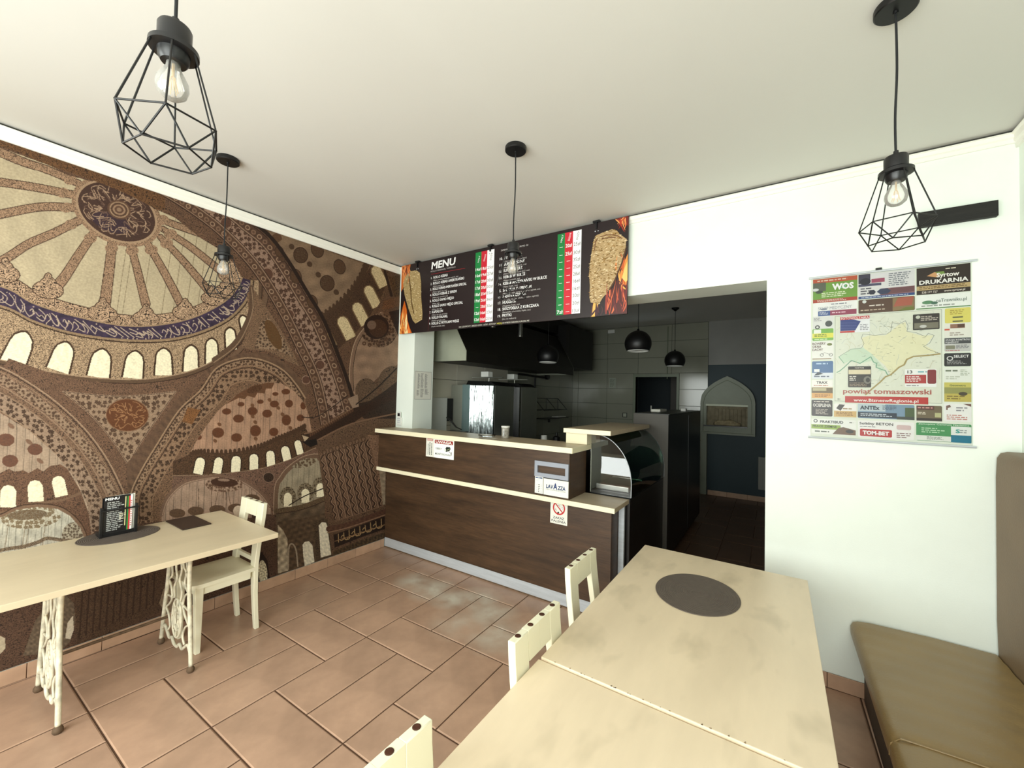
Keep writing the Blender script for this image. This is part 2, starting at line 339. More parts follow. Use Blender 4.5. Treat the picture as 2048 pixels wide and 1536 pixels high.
# ---- mural painter: a flat printed wallpaper, computed per texel -------------
MY0, MY1, MZ0, MZ1, MDEN = -4.40, 0.0, 0.085, 2.975, 430
def paint_mural():
    import numpy as np
    W = int((MY1-MY0)*MDEN); H = int((MZ1-MZ0)*MDEN)
    yy = MY0 + (np.arange(W)+.5)/MDEN; zz = MZ0 + (np.arange(H)+.5)/MDEN
    Y, Z = np.meshgrid(yy.astype(np.float32), zz.astype(np.float32))
    # the drawing was laid out on an oblique grid (U right, V down) that maps onto the flat wall
    R = np.array(CAM_R, np.float32)
    dx, dy, dz = np.float32(0-CAM_C[0]), Y-np.float32(CAM_C[1]), Z-np.float32(CAM_C[2])
    qx = R[0,0]*dx+R[0,1]*dy+R[0,2]*dz; qy = R[1,0]*dx+R[1,1]*dy+R[1,2]*dz; qz = R[2,0]*dx+R[2,1]*dy+R[2,2]*dz
    U = 1024+CAM_F*qx/qz; V = 768+CAM_F*qy/qz
    del qx, qy, qz, dy, dz
    img = np.zeros((H, W, 3), np.float32)
    rng = np.random.RandomState(4)
    def waves(u, v, lam, n=9, seed=0):
        r = np.random.RandomState(seed); s = 0
        for i in range(n):
            a = r.rand()*6.283; k = 6.283/(lam*(.75+.5*r.rand())); ph = r.rand()*6.283
            s = s+np.sin(u*(k*np.cos(a))+v*(k*np.sin(a))+np.float32(ph))
        return s/np.sqrt(n/2)
    def curl(u, v, lam, seed, k=2.2):        # scrollwork lines
        return np.abs(np.sin(k*waves(u, v, lam, seed=seed)))
    def mix(a, b, t):
        a = np.array(a, np.float32); b = np.array(b, np.float32); t = t[:, None]
        return a*(1-t)+b*t
    def scroll(c1, c2, lam, seed=1, lo=.18, hi=.5, k=2.2):
        def f(u, v):
            t = np.clip((curl(u, v, lam, seed, k)-lo)/(hi-lo), 0, 1)
            return mix([q*.74 for q in c2], [q*1.12 for q in c1], t)
        return f
    def floral(c1, c2, lam, seed=1, thr=.15):  # small petalled flowers joined by stems
        def f(u, v):
            L = lam*.72; a = u/L; b = v/L; ia = np.floor(a); ib = np.floor(b); best = np.full(len(u), 9., np.float32); th = np.zeros(len(u), np.float32); sz = np.ones(len(u), np.float32)
            for di in (-1, 0, 1):
                for dj in (-1, 0, 1):
                    x = ia+di; y = ib+dj; h = np.sin(x*12.99+y*78.23+seed)*43758.5; h = h-np.floor(h); g = np.sin(x*39.3+y*11.1+seed*3)*24634.6; g = g-np.floor(g)
                    dx = a-(x+.15+.7*h); dy = b-(y+.15+.7*g); d = np.sqrt(dx*dx+dy*dy); m = d < best
                    best = np.where(m, d, best); th = np.where(m, np.arctan2(dy, dx)+h*6, th); sz = np.where(m, .26+.2*g-thr*.15, sz)
            pet = sz*(1+.22*np.cos(5*th)); t = np.clip((pet-best)/.07+.5, 0, 1)
            t = t*(1-.45*np.clip((.10-best)/.05, 0, 1)); st = np.clip(1-curl(u, v, lam*.9, seed+9, 1.2)/.22, 0, 1)*.65
            return mix(c1, c2, np.maximum(t, st))
        return f
    def plain(c, amp=.05, lam=30, seed=3, lines=0):
        def f(u, v):
            s = 1+amp*waves(u, v, lam, seed=seed)*.5
            if lines:
                s = s*(1-.22*(np.abs(((u+.05*v)/lines) % 1-.5) < .04)-.1*(np.abs(((u*1.3+17)/lines) % 1-.5) < .05))
            return np.array(c, np.float32)*s[:, None]
        return f
    def put(m, col):
        if not m.any(): return
        u, v = U[m], V[m]
        img[m] = col(u, v) if callable(col) else np.array(col, np.float32)
    def smooth(P, n=8, closed=False):
        P = np.array(P, float); N = len(P); out = []
        rngi = range(N if closed else N-1)
        for i in rngi:
            g = (lambda k: P[k % N]) if closed else (lambda k: P[min(max(k, 0), N-1)])
            p0, p1, p2, p3 = g(i-1), g(i), g(i+1), g(i+2)
            for t in np.arange(n)/n:
                out.append(.5*(2*p1+(p2-p0)*t+(2*p0-5*p1+4*p2-p3)*t*t+(3*p1-p0-3*p2+p3)*t**3))
        if not closed: out.append(P[-1])
        return np.array(out)
    def fill(P, col, sm=False, clip=None):
        P = np.array(P, float)
        if sm: P = smooth(P, 6, True)
        bb = (U >= P[:, 0].min()) & (U <= P[:, 0].max()) & (V >= P[:, 1].min()) & (V <= P[:, 1].max())
        if clip is not None: bb &= clip
        idx = np.nonzero(bb); u = U[idx]; v = V[idx]; ins = np.zeros(len(u), bool)
        Q = np.roll(P, -1, 0)
        for (x0, y0), (x1, y1) in zip(P, Q):
            if y0 == y1: continue
            c = (y0 > v) != (y1 > v)
            ins ^= c & (u < (x1-x0)*(v-y0)/(y1-y0)+x0)
        m = np.zeros(U.shape, bool); m[idx[0][ins], idx[1][ins]] = True
        if col is not None: put(m, col)
        return m
    def band(P, w, col, sm=True, clip=None, off=0, w2=None):
        P = np.array(P, float)
        if sm: P = smooth(P, 6)
        if off:
            T = np.gradient(P, axis=0); T /= np.hypot(T[:, 0], T[:, 1])[:, None]+1e-9
            P = P+np.c_[-T[:, 1], T[:, 0]]*off
        w = np.linspace(w, w2 if w2 is not None else w, len(P))
        pad = w.max()
        bb = (U >= P[:, 0].min()-pad) & (U <= P[:, 0].max()+pad) & (V >= P[:, 1].min()-pad) & (V <= P[:, 1].max()+pad)
        if clip is not None: bb &= clip
        idx = np.nonzero(bb); u = U[idx]; v = V[idx]; ins = np.zeros(len(u), bool)
        for i in range(len(P)-1):
            a, b = P[i], P[i+1]; d = b-a; L = d@d+1e-9; h = max(w[i], w[i+1])/2
            s = (u > min(a[0], b[0])-h) & (u < max(a[0], b[0])+h) & (v > min(a[1], b[1])-h) & (v < max(a[1], b[1])+h) & ~ins
            if not s.any(): continue
            us, vs = u[s]-a[0], v[s]-a[1]; t = np.clip((us*d[0]+vs*d[1])/L, 0, 1)
            ins[s] = (us-t*d[0])**2+(vs-t*d[1])**2 <= ((w[i]*(1-t)+w[i+1]*t)/2)**2
        m = np.zeros(U.shape, bool); m[idx[0][ins], idx[1][ins]] = True
        if col is not None: put(m, col)
        return m
    def ell(cx, cy, a, b, ang, col, r0=0., clip=None):
        c, s = np.cos(np.radians(ang)), np.sin(np.radians(ang)); M = max(a, b)
        bb = (np.abs(U-cx) <= M) & (np.abs(V-cy) <= M)
        if clip is not None: bb &= clip
        idx = np.nonzero(bb); u = U[idx]-cx; v = V[idx]-cy
        q = ((u*c+v*s)/a)**2+((-u*s+v*c)/b)**2; ins = (q <= 1) & (q >= r0*r0)
        m = np.zeros(U.shape, bool); m[idx[0][ins], idx[1][ins]] = True
        if col is not None: put(m, col)
        return m
    def Z1(*a): return [(x/3.072, 260+y/3.072) for x, y in a]
    def Z2(*a): return [(400+x/3.657, 400+y/3.657) for x, y in a]
    def Z3(*a): return [(x/3.491, 700+y/3.491) for x, y in a]
    def Z4(*a): return [(380+x/3.491, 740+y/3.491) for x, y in a]
    def Z5(*a): return [(x/2.845, 960+y/2.845) for x, y in a]
    cream = (206, 190, 150); wcol = (255, 246, 205); dark = (52, 30, 16); mid = (112, 78, 54)
    tan = (160, 128, 98); pale = (172, 140, 112)
    # base and left continuation
    put(np.ones_like(U, bool), scroll((122, 88, 62), (82, 54, 34), 11, 5))
    # --- dome field -------------------------------------------------------
    rim = [(-2600, 136), (-900, 420), (-420, 500), (-150, 548), (0, 573), (60, 604), (110, 622), (163, 636), (220, 648), (277, 653), (340, 647), (390, 634), (432, 614), (458, 596), (476, 574), (484, 556)]
    top = [(484, 556), (470, 530), (440, 500), (400, 476), (350, 436), (300, 414), (250, 386), (200, 368), (140, 352), (100, 332), (0, 296), (-400, 180), (-900, 60), (-2600, -556)]
    dome = fill(rim+top, plain(cream, .022, 70, 7))
    # dim vertical strip lines on right of dome
    for x in (250, 262, 300, 340, 362, 388, 410):
        band([(x+14, 420), (x-22, 660)], 1.4, (165, 148, 112), False, clip=dome)
    ribcol = scroll((172, 138, 104), (112, 80, 54), 7, 11)
    ribs = [(Z1((480, 560), (320, 640), (170, 705), (20, 800), (-300, 960)), 15, 17), (Z1((580, 630), (490, 760), (400, 900), (350, 960)), 15, 21), (Z1((690, 680), (672, 850), (645, 1060)), 16, 21),
            (Z1((800, 700), (840, 850), (895, 1070)), 12, 16), (Z1((900, 690), (1000, 860), (1110, 1070)), 12, 15), (Z1((985, 660), (1120, 800), (1290, 1000)), 10, 14),
            (Z1((1000, 610), (1170, 720), (1370, 880)), 10, 13), (Z1((960, 540), (1090, 590), (1240, 640)), 11, 13), (Z1((470, 480), (250, 475), (0, 520), (-400, 600)), 14, 17),
            (Z1((450, 400), (220, 355), (0, 322), (-400, 260)), 14, 15), (Z1((480, 330), (300, 250), (120, 190), (-60, 110), (-400, -40)), 12, 18)]
    for P, a, b in ribs:
        band(P, a+3, (98, 70, 48), clip=dome, w2=b+3); band(P, a, ribcol, clip=dome, w2=b)
    for P, a, b in ribs:                       # knots next to the medallion
        q = np.array(P[0])*.72+np.array(P[1])*.28; ell(q[0], q[1], 13, 10, 0, ribcol, clip=dome)
    # lobed lace border above the purple band
    lace = scroll((190, 158, 122), (62, 38, 22), 12, 21, .3, .5, 2.4)
    band(rim, 44, (92, 62, 40), clip=dome, off=-6, w2=24); band(rim, 40, lace, clip=dome, off=-6, w2=22)
    for cx, cy, r in ((10, 540, 26), (96, 572, 27), (205, 620, 26), (292, 630, 23), (370, 618, 22), (425, 590, 20), (462, 545, 22), (452, 575, 20)):
        for g_, c_ in ((1.6, (92, 62, 40)), (0, lace)):
            ell(cx, cy+8, r*1.12+g_, r*.62+g_, 8, c_, clip=dome); ell(cx, cy-2, r*.62+g_, r*.55+g_, 0, c_, clip=dome); ell(cx, cy-r*.62, r*.26+g_, r*.3+g_, 0, c_, clip=dome)
    band([(468, 520), (440, 490)], 16, lace, clip=dome)
    # medallion
    ell(233, 424, 96, 62, 27, ribcol, clip=dome)
    for a, b, c in ((87, 56, (190, 158, 120)), (82, 52, (96, 62, 44)), (80, 50.5, None)):
        ell(233, 424, a, b, 27, c if c else scroll((104, 68, 52), (190, 156, 122), 22, 31, .16, .42, 3.2))
    ell(222, 446, 40, 18, 20, scroll((82, 52, 66), (150, 118, 104), 15, 33, .2, .5, 3))
    def strokes(cx, cy, a, b, ang, n, col, w, r0, r1, seed):      # looping calligraphy inside a disc
        r = np.random.RandomState(seed); ca, sa = np.cos(np.radians(ang)), np.sin(np.radians(ang))
        for i in range(n):
            t = i*6.283/n+r.uniform(-.1, .1); q = r.uniform(r0, r1); P = []; dt = r.uniform(.15, .5)*r.choice([-1, 1]); bow = r.uniform(-.3, .3)
            for k in range(5):
                f = k/4.; tt = t+dt*f; rr = np.clip(q+bow*np.sin(f*3.14)+(r1-q)*.5*f*(i % 2), r0, r1); x, y = a*rr*np.cos(tt), b*rr*np.sin(tt); P.append((cx+x*ca-y*sa, cy+x*sa+y*ca))
            band(P, w, col)
    ell(233, 424, 80, 50.5, 27, (92, 60, 46)); ell(222, 446, 40, 18, 20, (78, 52, 62))
    strokes(233, 424, 80, 50.5, 27, 64, (188, 156, 122), 1.7, .36, .93, 3); strokes(233, 424, 80, 50.5, 27, 30, (140, 106, 84), 1.2, .3, .9, 5)
    for r, c in ((24, (120, 84, 58)), (20, (180, 146, 110)), (17, (110, 76, 52)), (13, (176, 140, 106)), (9, (118, 82, 58)), (5, (168, 134, 102))):
        ell(238, 420, r, r*.78, 20, c)
    # purple inscription band
    b_in = rim[:]; b_out = [(-2600, 230), (-900, 470), (-420, 540), (-150, 585), (0, 612), (65, 642), (130, 663), (195, 675), (260, 681), (310, 681), (358, 676), (410, 661), (456, 638), (485, 610), (500, 582), (503, 562)]
    fill(smooth(b_in).tolist()+smooth(b_out).tolist()[::-1], plain((74, 54, 84), .14, 16, 41))
    band(b_in, 3, (178, 148, 108)); band(b_out, 4, (170, 140, 100)); band(b_out, 2, (96, 66, 42), off=3.5)
    # calligraphy: stems, bowls and dots between the two edges
    A = smooth(b_in, 20); B = smooth(b_out, 20)
    def onband(s, t):
        i = int(np.clip(s, 0, 1)*(len(A)-1)); j = int(np.clip(s, 0, 1)*(len(B)-1)); return A[i]*(1-t)+B[j]*t
    s0 = np.linspace(0, 1, len(A)); s = .02
    while s < .97:
        k = rng.randint(5); w = 1.9 if s < .85 else 1.2; ink = (200, 178, 150)
        ds = rng.uniform(.006, .011); t0 = rng.uniform(.15, .3)
        if k == 0: P = [onband(s, t0), onband(s+.003, .8)]
        elif k == 1: P = [onband(s, t0), onband(s+.001, .6), onband(s+ds, .82), onband(s+2*ds, .62), onband(s+2*ds, .45)]
        elif k == 2: P = [onband(s, .5), onband(s+ds*.5, .35), onband(s+ds, .55), onband(s+ds*.4, .7), onband(s-ds*.5, .85)]
        elif k == 3: P = [onband(s, .45), onband(s+ds, .6), onband(s+2*ds, .5), onband(s+3*ds, .65)]
        else: P = [onband(s, .2), onband(s+ds*1.2, .45), onband(s+ds*.5, .8), onband(s-ds, .7)]
        band(P, w, ink)
        if rng.rand() < .5:
            d = onband(s+ds, rng.choice([.2, .88])); ell(d[0], d[1], 1.5, 1.5, 0, ink)
        s += ds*1.35
    # ring of arched windows
    w_out = [(-2600, 526), (-900, 640), (-420, 672), (-150, 700), (0, 724), (60, 740), (100, 748), (160, 757), (220, 762), (280, 763), (335, 757), (385, 745), (430, 724), (470, 692), (500, 650), (518, 600), (520, 560)]
    ring = fill(smooth(b_out).tolist()+smooth(w_out).tolist()[::-1], scroll((186, 158, 120), (98, 70, 46), 8, 51, .2, .55, 2.6))
    band(b_out, 4, (170, 140, 100)); band(b_out, 2.5, (84, 58, 36), off=4)
    for (bx, by), (tx, ty), w in (((-95, 700), (-80, 655), 34), ((24, 730), (42, 688), 23), ((115, 742), (127, 706), 20), ((196, 755), (202, 720), 19.5), ((265, 757), (269, 722), 17.5),
                                  ((327, 751), (327, 714), 15), ((381, 744), (382, 706), 13), ((424, 728), (423, 690), 11), ((463, 700), (460, 667), 9.5), ((492, 662), (486, 640), 7)):
        b = np.array((bx, by)); t = np.array((tx, ty)); d = (b-t)/np.hypot(*(b-t)); n = np.array((-d[1], d[0]))
        for g, c in ((3.5, (88, 58, 32)), (0, wcol)):
            h = w+g; P = [b+n*h*1.12, t+n*h*.98, t+n*h*.8-d*h*.55, t+n*h*.35-d*h*.95, t-d*h*1.08, t-n*h*.35-d*h*.95, t-n*h*.8-d*h*.55, t-n*h*.98, b-n*h*1.12]
            fill(P, plain(c, .02, 20, 8))
    band(w_out, 9, (120, 90, 62)); band(w_out, 2.2, (186, 156, 120), off=-4); band(w_out, 1.6, (78, 50, 30), off=4)
    band(w_out, 9, (134, 102, 74), off=12); band(w_out, 1.5, (84, 56, 36), off=17)
    # --- pendentive with orange disc ---------------------------------------
    fill(Z3((60, 60), (430, 190), (900, 250), (1300, 200), (1500, 130), (1250, 420), (1060, 640), (900, 1010), (800, 1000), (560, 560), (300, 330), (0, 150)), scroll((128, 94, 68), (100, 70, 46), 9, 61))
    tri = fill(Z3((440, 292), (850, 325), (1225, 292), (1080, 500), (960, 680), (895, 800), (790, 640), (640, 460)), floral((176, 146, 114), (104, 74, 50), 15, 63))
    for P in (Z3((440, 292), (850, 325), (1225, 292)), Z3((1225, 292), (1080, 500), (960, 680), (895, 800)), Z3((440, 292), (640, 460), (790, 640), (895, 800))):
        band(P, 3, (190, 160, 128)); band(P, 1.2, (92, 62, 40))
    ell(*Z3((888, 455))[0], 43, 33, 0, (160, 120, 84)); ell(*Z3((888, 455))[0], 41.5, 31.5, 0, (126, 72, 32)); strokes(*Z3((888, 455))[0], 41, 31, 0, 46, (184, 132, 82), 1.3, .1, .92, 9)
    # --- left arch -----------------------------------------------------------
    aL = Z3((-700, -120), (-350, -10), (0, 120), (180, 215), (400, 370), (600, 560), (740, 750), (830, 920), (868, 1030), (880, 1250))
    aLi = Z3((-700, 250), (-350, 320), (0, 440), (200, 560), (400, 740), (540, 915), (610, 1080), (640, 1300))
    aLf = aL+aLi[::-1]
    fill(aLf, scroll((140, 108, 80), (98, 68, 46), 10, 71))
    band(aL, 22, scroll((150, 116, 88), (96, 66, 44), 9, 72), off=22); band(aL, 17, floral((176, 146, 114), (104, 74, 50), 10, 73), off=22)
    band(aL, 30, floral((178, 148, 118), (92, 64, 42), 14, 74), off=62)
    for o, w, c in ((0, 2.5, (186, 154, 120)), (4, 1.5, (70, 44, 26)), (9, 1.5, (170, 138, 104)), (34, 2, (172, 140, 108)), (46, 2, (172, 140, 108)), (78, 2, (176, 146, 112)), (90, 2, (160, 128, 98))):
        band(aL, w, c, off=o)
    # left dome interior
    inL = fill(aLi+[(-200, 1100)], plain((190, 164, 134), .06, 40, 75, 17))
    for x, y, a in ((12, 880, 17), (70, 899, 15), (20, 922, 16), (-60, 905, 17), (-110, 860, 17), (-150, 930, 17)):
        ell(x, y, a, a*.75, 0, scroll((120, 76, 52), (160, 118, 90), 8, 76), clip=inL)
    for x, y in ((22, 852), (58, 884), (80, 922), (-40, 840)):
        ell(x, y, 8, 4, 35, (150, 112, 84), clip=inL)
    fill(Z3((-700, 760), (0, 860), (60, 830), (100, 850), (160, 840), (200, 860), (260, 825), (300, 850), (350, 810), (420, 800), (470, 830), (560, 980), (640, 1200), (640, 1500), (-700, 1500)), scroll((128, 92, 66), (104, 72, 48), 9, 77), clip=inL)
    for (bx, by), (tx, ty), w in (((55, 1100), (58, 985), 56), ((252, 1060), (245, 950), 54), ((430, 1022), (405, 915), 46), ((-150, 1140), (-140, 1030), 60), ((-370, 1180), (-350, 1070), 60)):
        (bx, by), (tx, ty) = Z3((bx, by), (tx, ty)); w /= 3.491
        b = np.array((bx, by)); t = np.array((tx, ty)); d = (b-t)/np.hypot(*(b-t)); n = np.array((-d[1], d[0]))
        fill([b+n*w, t+n*w, t+n*w*.6-d*w*.6, t-d*w*.75, t-n*w*.6-d*w*.6, t-n*w, b-n*w], plain(wcol, .02))
    band(Z3((-700, 1250), (0, 1140), (200, 1080), (420, 1050), (560, 1000)), 5, (146, 112, 82), clip=inL)
    # lower left pale apse
    ap = Z3((-700, 1330), (-200, 1210), (0, 1170), (120, 1115), (260, 1095), (400, 1110), (490, 1160), (560, 1240), (600, 1340), (600, 1560), (-700, 1900))
    band(ap[:9], 12, (150, 116, 86)); band(ap[:9], 2, (88, 58, 36), off=-6)
    apm = fill(ap, plain((212, 208, 184), .05, 30, 78, 13))
    ell(*Z3((215, 1170))[0], 60, 22, -4, floral((212, 206, 180), (150, 128, 92), 13, 79, -.2), clip=apm)
    ell(*Z3((190, 1150))[0], 40, 10, -4, scroll((120, 96, 66), (214, 206, 178), 7, 80), clip=apm)
    for x in (30, 150, 175, 290): band(Z3((x+30, 1200), (x, 1400)), 1.3, (150, 130, 100), False, clip=apm)
    ell(*Z3((520, 1290))[0], 25, 25, 0, floral((200, 190, 160), (120, 100, 76), 8, 81, -.1), clip=apm)
    band(Z3((-700, 1560), (0, 1400), (150, 1375), (270, 1340), (330, 1315), (460, 1330), (600, 1330)), 7, scroll((140, 120, 92), (96, 74, 50), 6, 82), clip=apm)
    # --- right arch with orange half dome ------------------------------------
    aR = Z3((905, 1250), (910, 1020), (980, 850), (1100, 650), (1250, 420), (1400, 280))+Z2((120, 1230), (300, 1160), (450, 1170), (600, 1240), (700, 1345), (770, 1450))
    aRi = Z4((-200, 1180), (-165, 900), (-60, 690), (30, 520), (110, 395), (200, 280), (330, 170), (440, 110), (550, 88), (640, 95), (730, 150), (800, 240), (830, 320), (850, 440))
    fill(aR+aRi[::-1], scroll((138, 104, 74), (96, 66, 42), 9, 91))
    fill(Z3((905, 1250), (880, 800), (1250, 330), (1450, 180))+Z2((0, 1290), (120, 1190), (300, 1120), (480, 1120), (640, 1200), (800, 1400), (770, 1450), (700, 1345), (600, 1240), (450, 1170), (300, 1160), (120, 1230), (0, 1320))+Z3((1250, 420), (1100, 650), (980, 850), (910, 1020)), plain((122, 90, 64), .08, 14, 92))
    band(aR, 10, floral((176, 142, 108), (92, 62, 38), 8, 93), off=9)
    band(aR, 22, floral((168, 132, 98), (84, 56, 34), 13, 94), off=32)
    for o, w, c in ((0, 2.4, (184, 150, 112)), (3.5, 1.4, (66, 40, 22)), (16, 1.8, (176, 140, 104)), (20, 1.5, (80, 52, 32)), (45, 1.8, (170, 134, 98))): band(aR, w, c, off=o)
    fill(Z3((1270, 500), (1310, 400), (1400, 420), (1340, 520)), scroll((150, 100, 50), (110, 66, 28), 9, 95))
    inR = fill(aRi+Z4((860, 560), (700, 640), (500, 700), (250, 735), (0, 740), (-100, 740)), plain((192, 150, 116), .05, 30, 96, 12.5))
    fill(Z4((250, 240), (330, 170), (440, 110), (560, 86), (590, 90), (570, 130), (530, 130), (520, 165), (470, 160), (450, 195), (400, 180), (380, 205), (340, 195), (300, 215)), scroll((116, 74, 42), (150, 108, 72), 8, 97), clip=inR)
    ell(*Z4((450, 135))[0], 16, 7, -18, scroll((90, 52, 24), (186, 140, 96), 7, 98))
    spot = scroll((112, 62, 30), (150, 98, 58), 8, 99)
    for x, y, a, b in ((355, 240, 24, 16), (490, 222, 23, 15), (595, 168, 22, 13), (668, 152, 30, 20), (690, 235, 28, 27), (588, 238, 32, 24), (538, 305, 34, 28), (436, 288, 34, 30), (338, 340, 38, 28), (255, 290, 32, 22), (195, 438, 42, 36), (324, 472, 38, 30), (456, 425, 38, 40), (584, 433, 32, 30), (672, 350, 32, 38), (770, 335, 26, 24), (790, 250, 20, 26), (60, 470, 22, 18)):
        cx, cy = Z4((x, y))[0]; ell(cx, cy, a/3.49, b/3.49, 0, (130, 84, 50), clip=inR); ell(cx, cy, a/3.49*.9, b/3.49*.9, 0, spot, clip=inR)
    for x, y in ((435, 248), (437, 325), (205, 380), (175, 495), (455, 365), (458, 480), (555, 210), (615, 265), (645, 310), (700, 405)):
        cx, cy = Z4((x, y))[0]; ell(cx, cy, 4.2, 3.4, 45, (136, 90, 54), clip=inR)
    # scalloped base band and windows of the right half dome
    bb = Z4((-120, 640), (0, 590), (100, 575), (250, 580), (400, 560), (520, 525), (620, 480), (720, 440), (800, 400))
    lo = Z4((-120, 740), (0, 738), (150, 735), (330, 715), (500, 690), (620, 655), (720, 620), (800, 580), (890, 540))
    bm = fill(bb+lo[::-1], scroll((104, 72, 44), (62, 38, 20), 7, 101))
    P = smooth(bb, 5)
    for i in range(len(P)): ell(P[i][0], P[i][1]-2, 3.2, 5.5, 0, (96, 64, 38), clip=inR | bm)
    for x, y, a, w, h in ((65, 672, 12, 33, 56), (195, 668, 10, 30, 56), (320, 660, 4, 32, 56), (445, 646, 0, 30, 58), (562, 620, -4, 29, 54), (670, 588, -12, 29, 54), (758, 540, -14, 24, 50)):
        cx, cy = Z4((x, y))[0]; w /= 3.49; h /= 3.49; r = np.radians(a); d = np.array((-np.sin(r), np.cos(r))); n = np.array((d[1], -d[0])); c = np.array((cx, cy)); t = c-d*h*.6; b = c+d*h
        for g, cc in ((2, (70, 44, 24)), (0, wcol)):
            q = w+g; fill([b+n*q, t+n*q, t+n*q*.7-d*q*.6, t-d*q*.85, t-n*q*.7-d*q*.6, t-n*q, b-n*q], cc)
    band(lo, 3, (170, 140, 108)); band(lo, 1.5, (84, 58, 38), off=3)
    # under it: spandrels, round boss
    fill(lo+Z4((900, 600), (700, 700), (600, 860), (590, 1040), (420, 1040), (-150, 1040)), scroll((132, 98, 76), (96, 68, 50), 8, 111))
    ell(*Z4((548, 750))[0], 12, 10.5, 0, (150, 118, 92)); ell(*Z4((548, 750))[0], 10, 9, 0, scroll((50, 30, 18), (150, 112, 72), 7, 112))
    tp = Z4((-200, 1010), (-160, 900), (-60, 800), (60, 760), (200, 745), (340, 765), (440, 820), (510, 880), (560, 950), (580, 1100), (-200, 1100))
    apM = fill(tp, plain((188, 156, 128), .05, 30, 113, 15))
    band(tp[:9], 8, (142, 108, 84)); band(tp[:9], 1.6, (190, 158, 128), off=2)
    ell(*Z4((238, 800))[0], 38, 15, 0, floral((188, 156, 128), (120, 84, 58), 9, 114, -.1), clip=apM)
    ell(*Z4((238, 785))[0], 27, 9, 3, (92, 54, 32)); ell(*Z4((235, 768))[0], 12, 3, 3, (168, 136, 110))
    for x, x2 in ((200, 170), (232, 228), (250, 252), (262, 285), (60, 60), (150, 148), (390, 390), (430, 432)): band(Z4((x, 830), (x2, 960)), 1, (120, 90, 66), False, clip=apM)
    for x, y in ((40, 985), (190, 975), (320, 965), (-90, 1000), (430, 900)): ell(*Z4((x, y))[0], 16, 9, 0, scroll((110, 80, 54), (140, 108, 78), 6, 115), clip=apM)
    ell(*Z4((338, 985))[0], 11, 11, 0, (226, 204, 172))
    # right grey half dome with three windows
    q = Z4((598, 1300), (600, 860), (640, 750), (700, 680), (790, 620), (880, 600), (905, 620), (925, 700), (945, 1300))
    gd = fill(q, plain((176, 162, 130), .06, 26, 121, 11)); band(q[:7], 9, (134, 102, 76)); band(q[:7], 1.5, (184, 154, 122), off=-4)
    ell(*Z4((790, 650))[0], 26, 9, -10, floral((176, 162, 130), (112, 86, 58), 8, 122, -.2), clip=gd)
    for x, y in ((682, 905), (805, 878), (910, 838)):
        ell(*Z4((x, y-20))[0], 16, 20, 0, floral((156, 140, 108), (92, 74, 48), 6, 123), clip=gd)
        cx, cy = Z4((x, y))[0]; fill([(cx+8, cy+14), (cx+8, cy-7), (cx+5, cy-12), (cx, cy-14), (cx-5, cy-12), (cx-8, cy-7), (cx-8, cy+14)], wcol)
    fill(Z4((600, 980), (780, 950), (940, 890), (945, 1330), (600, 1500)), plain((118, 96, 70), .14, 18, 124))
    band(Z4((600, 985), (780, 955), (940, 895)), 9, scroll((120, 96, 66), (70, 50, 32), 5, 125)); band(Z4((600, 1005), (780, 975), (940, 915)), 1.6, (78, 54, 34))
    band(Z4((690, 945), (800, 880), (935, 825)), 2, (60, 42, 26))
    # lower zone of the wall under the half domes
    fill([(-900, 1250), (-200, 1135), (0, 1112), (168, 1084), (190, 1062), (240, 1050), (400, 1036), (551, 1035), (551, 1121), (552, 1300), (-200, 1440), (-900, 1600)], scroll((112, 82, 60), (84, 58, 40), 9, 131))
    fill(Z4((430, 1000), (600, 1010), (612, 1500), (430, 1500)), scroll((108, 78, 58), (72, 48, 32), 7, 132))
    fill(Z4((468, 1280), (500, 1270), (540, 1330), (560, 1480), (468, 1490)), (58, 32, 20))
    ell(*Z4((508, 1415))[0], 9, 25, -4, plain((220, 210, 170), .25, 5, 133))
    fill(Z4((608, 1060), (760, 1040), (940, 1000), (960, 1130), (1010, 1320), (760, 1420), (610, 1440)), plain((112, 88, 62), .16, 10, 134))
    fill(Z4((612, 1080), (650, 1120), (680, 1180), (685, 1400), (612, 1420)), plain((196, 180, 148), .16, 12, 135))
    band(Z4((685, 1390), (690, 1240), (715, 1215), (740, 1260), (752, 1370)), 3, (186, 168, 138))
    fill(Z4((860, 1060), (980, 1030), (985, 1300), (880, 1330)), scroll((98, 78, 54), (60, 42, 26), 6, 136))
    for P in (Z4((785, 1220), (800, 1200), (830, 1195), (855, 1225), (868, 1340), (800, 1368), (790, 1300)), Z4((898, 1085), (920, 1062), (948, 1065), (962, 1100), (965, 1150), (985, 1290), (912, 1310), (905, 1200))):
        fill(P, plain((244, 236, 204), .06, 7, 137))
    # --- upper right: fluted pillar, cornices, inscription ---------------------
    fill(Z4((830, 470), (1130, 360), (1460, 300), (1500, 1200), (1000, 1330), (960, 1050), (890, 560)), scroll((120, 90, 64), (80, 54, 36), 8, 141))
    pil = fill(Z4((905, 600), (930, 560), (1240, 465), (1352, 950), (1010, 1062)), plain((142, 108, 80), .06, 20, 142))
    for i in range(8):
        t = i/7.; a = np.array((915+t*318, 590-t*110)); b = np.array((1022+t*318, 1050-t*95))
        P = [a*(1-k)+b*k+np.array((9*np.sin(k*50+i), 0)) for k in np.linspace(.03, .97, 44)]
        band(Z4(*P), 5.2, (66, 42, 26), False, clip=pil); band(Z4(*[p+np.array((3, 0)) for p in P]), 2, (176, 138, 106), False, clip=pil)
        band(Z4(a+(22, -8), b+(22, -8)), 2.2, (170, 134, 104), False, clip=pil); band(Z4(a+(27, -9), b+(27, -9)), 1.2, (74, 48, 32), False, clip=pil)
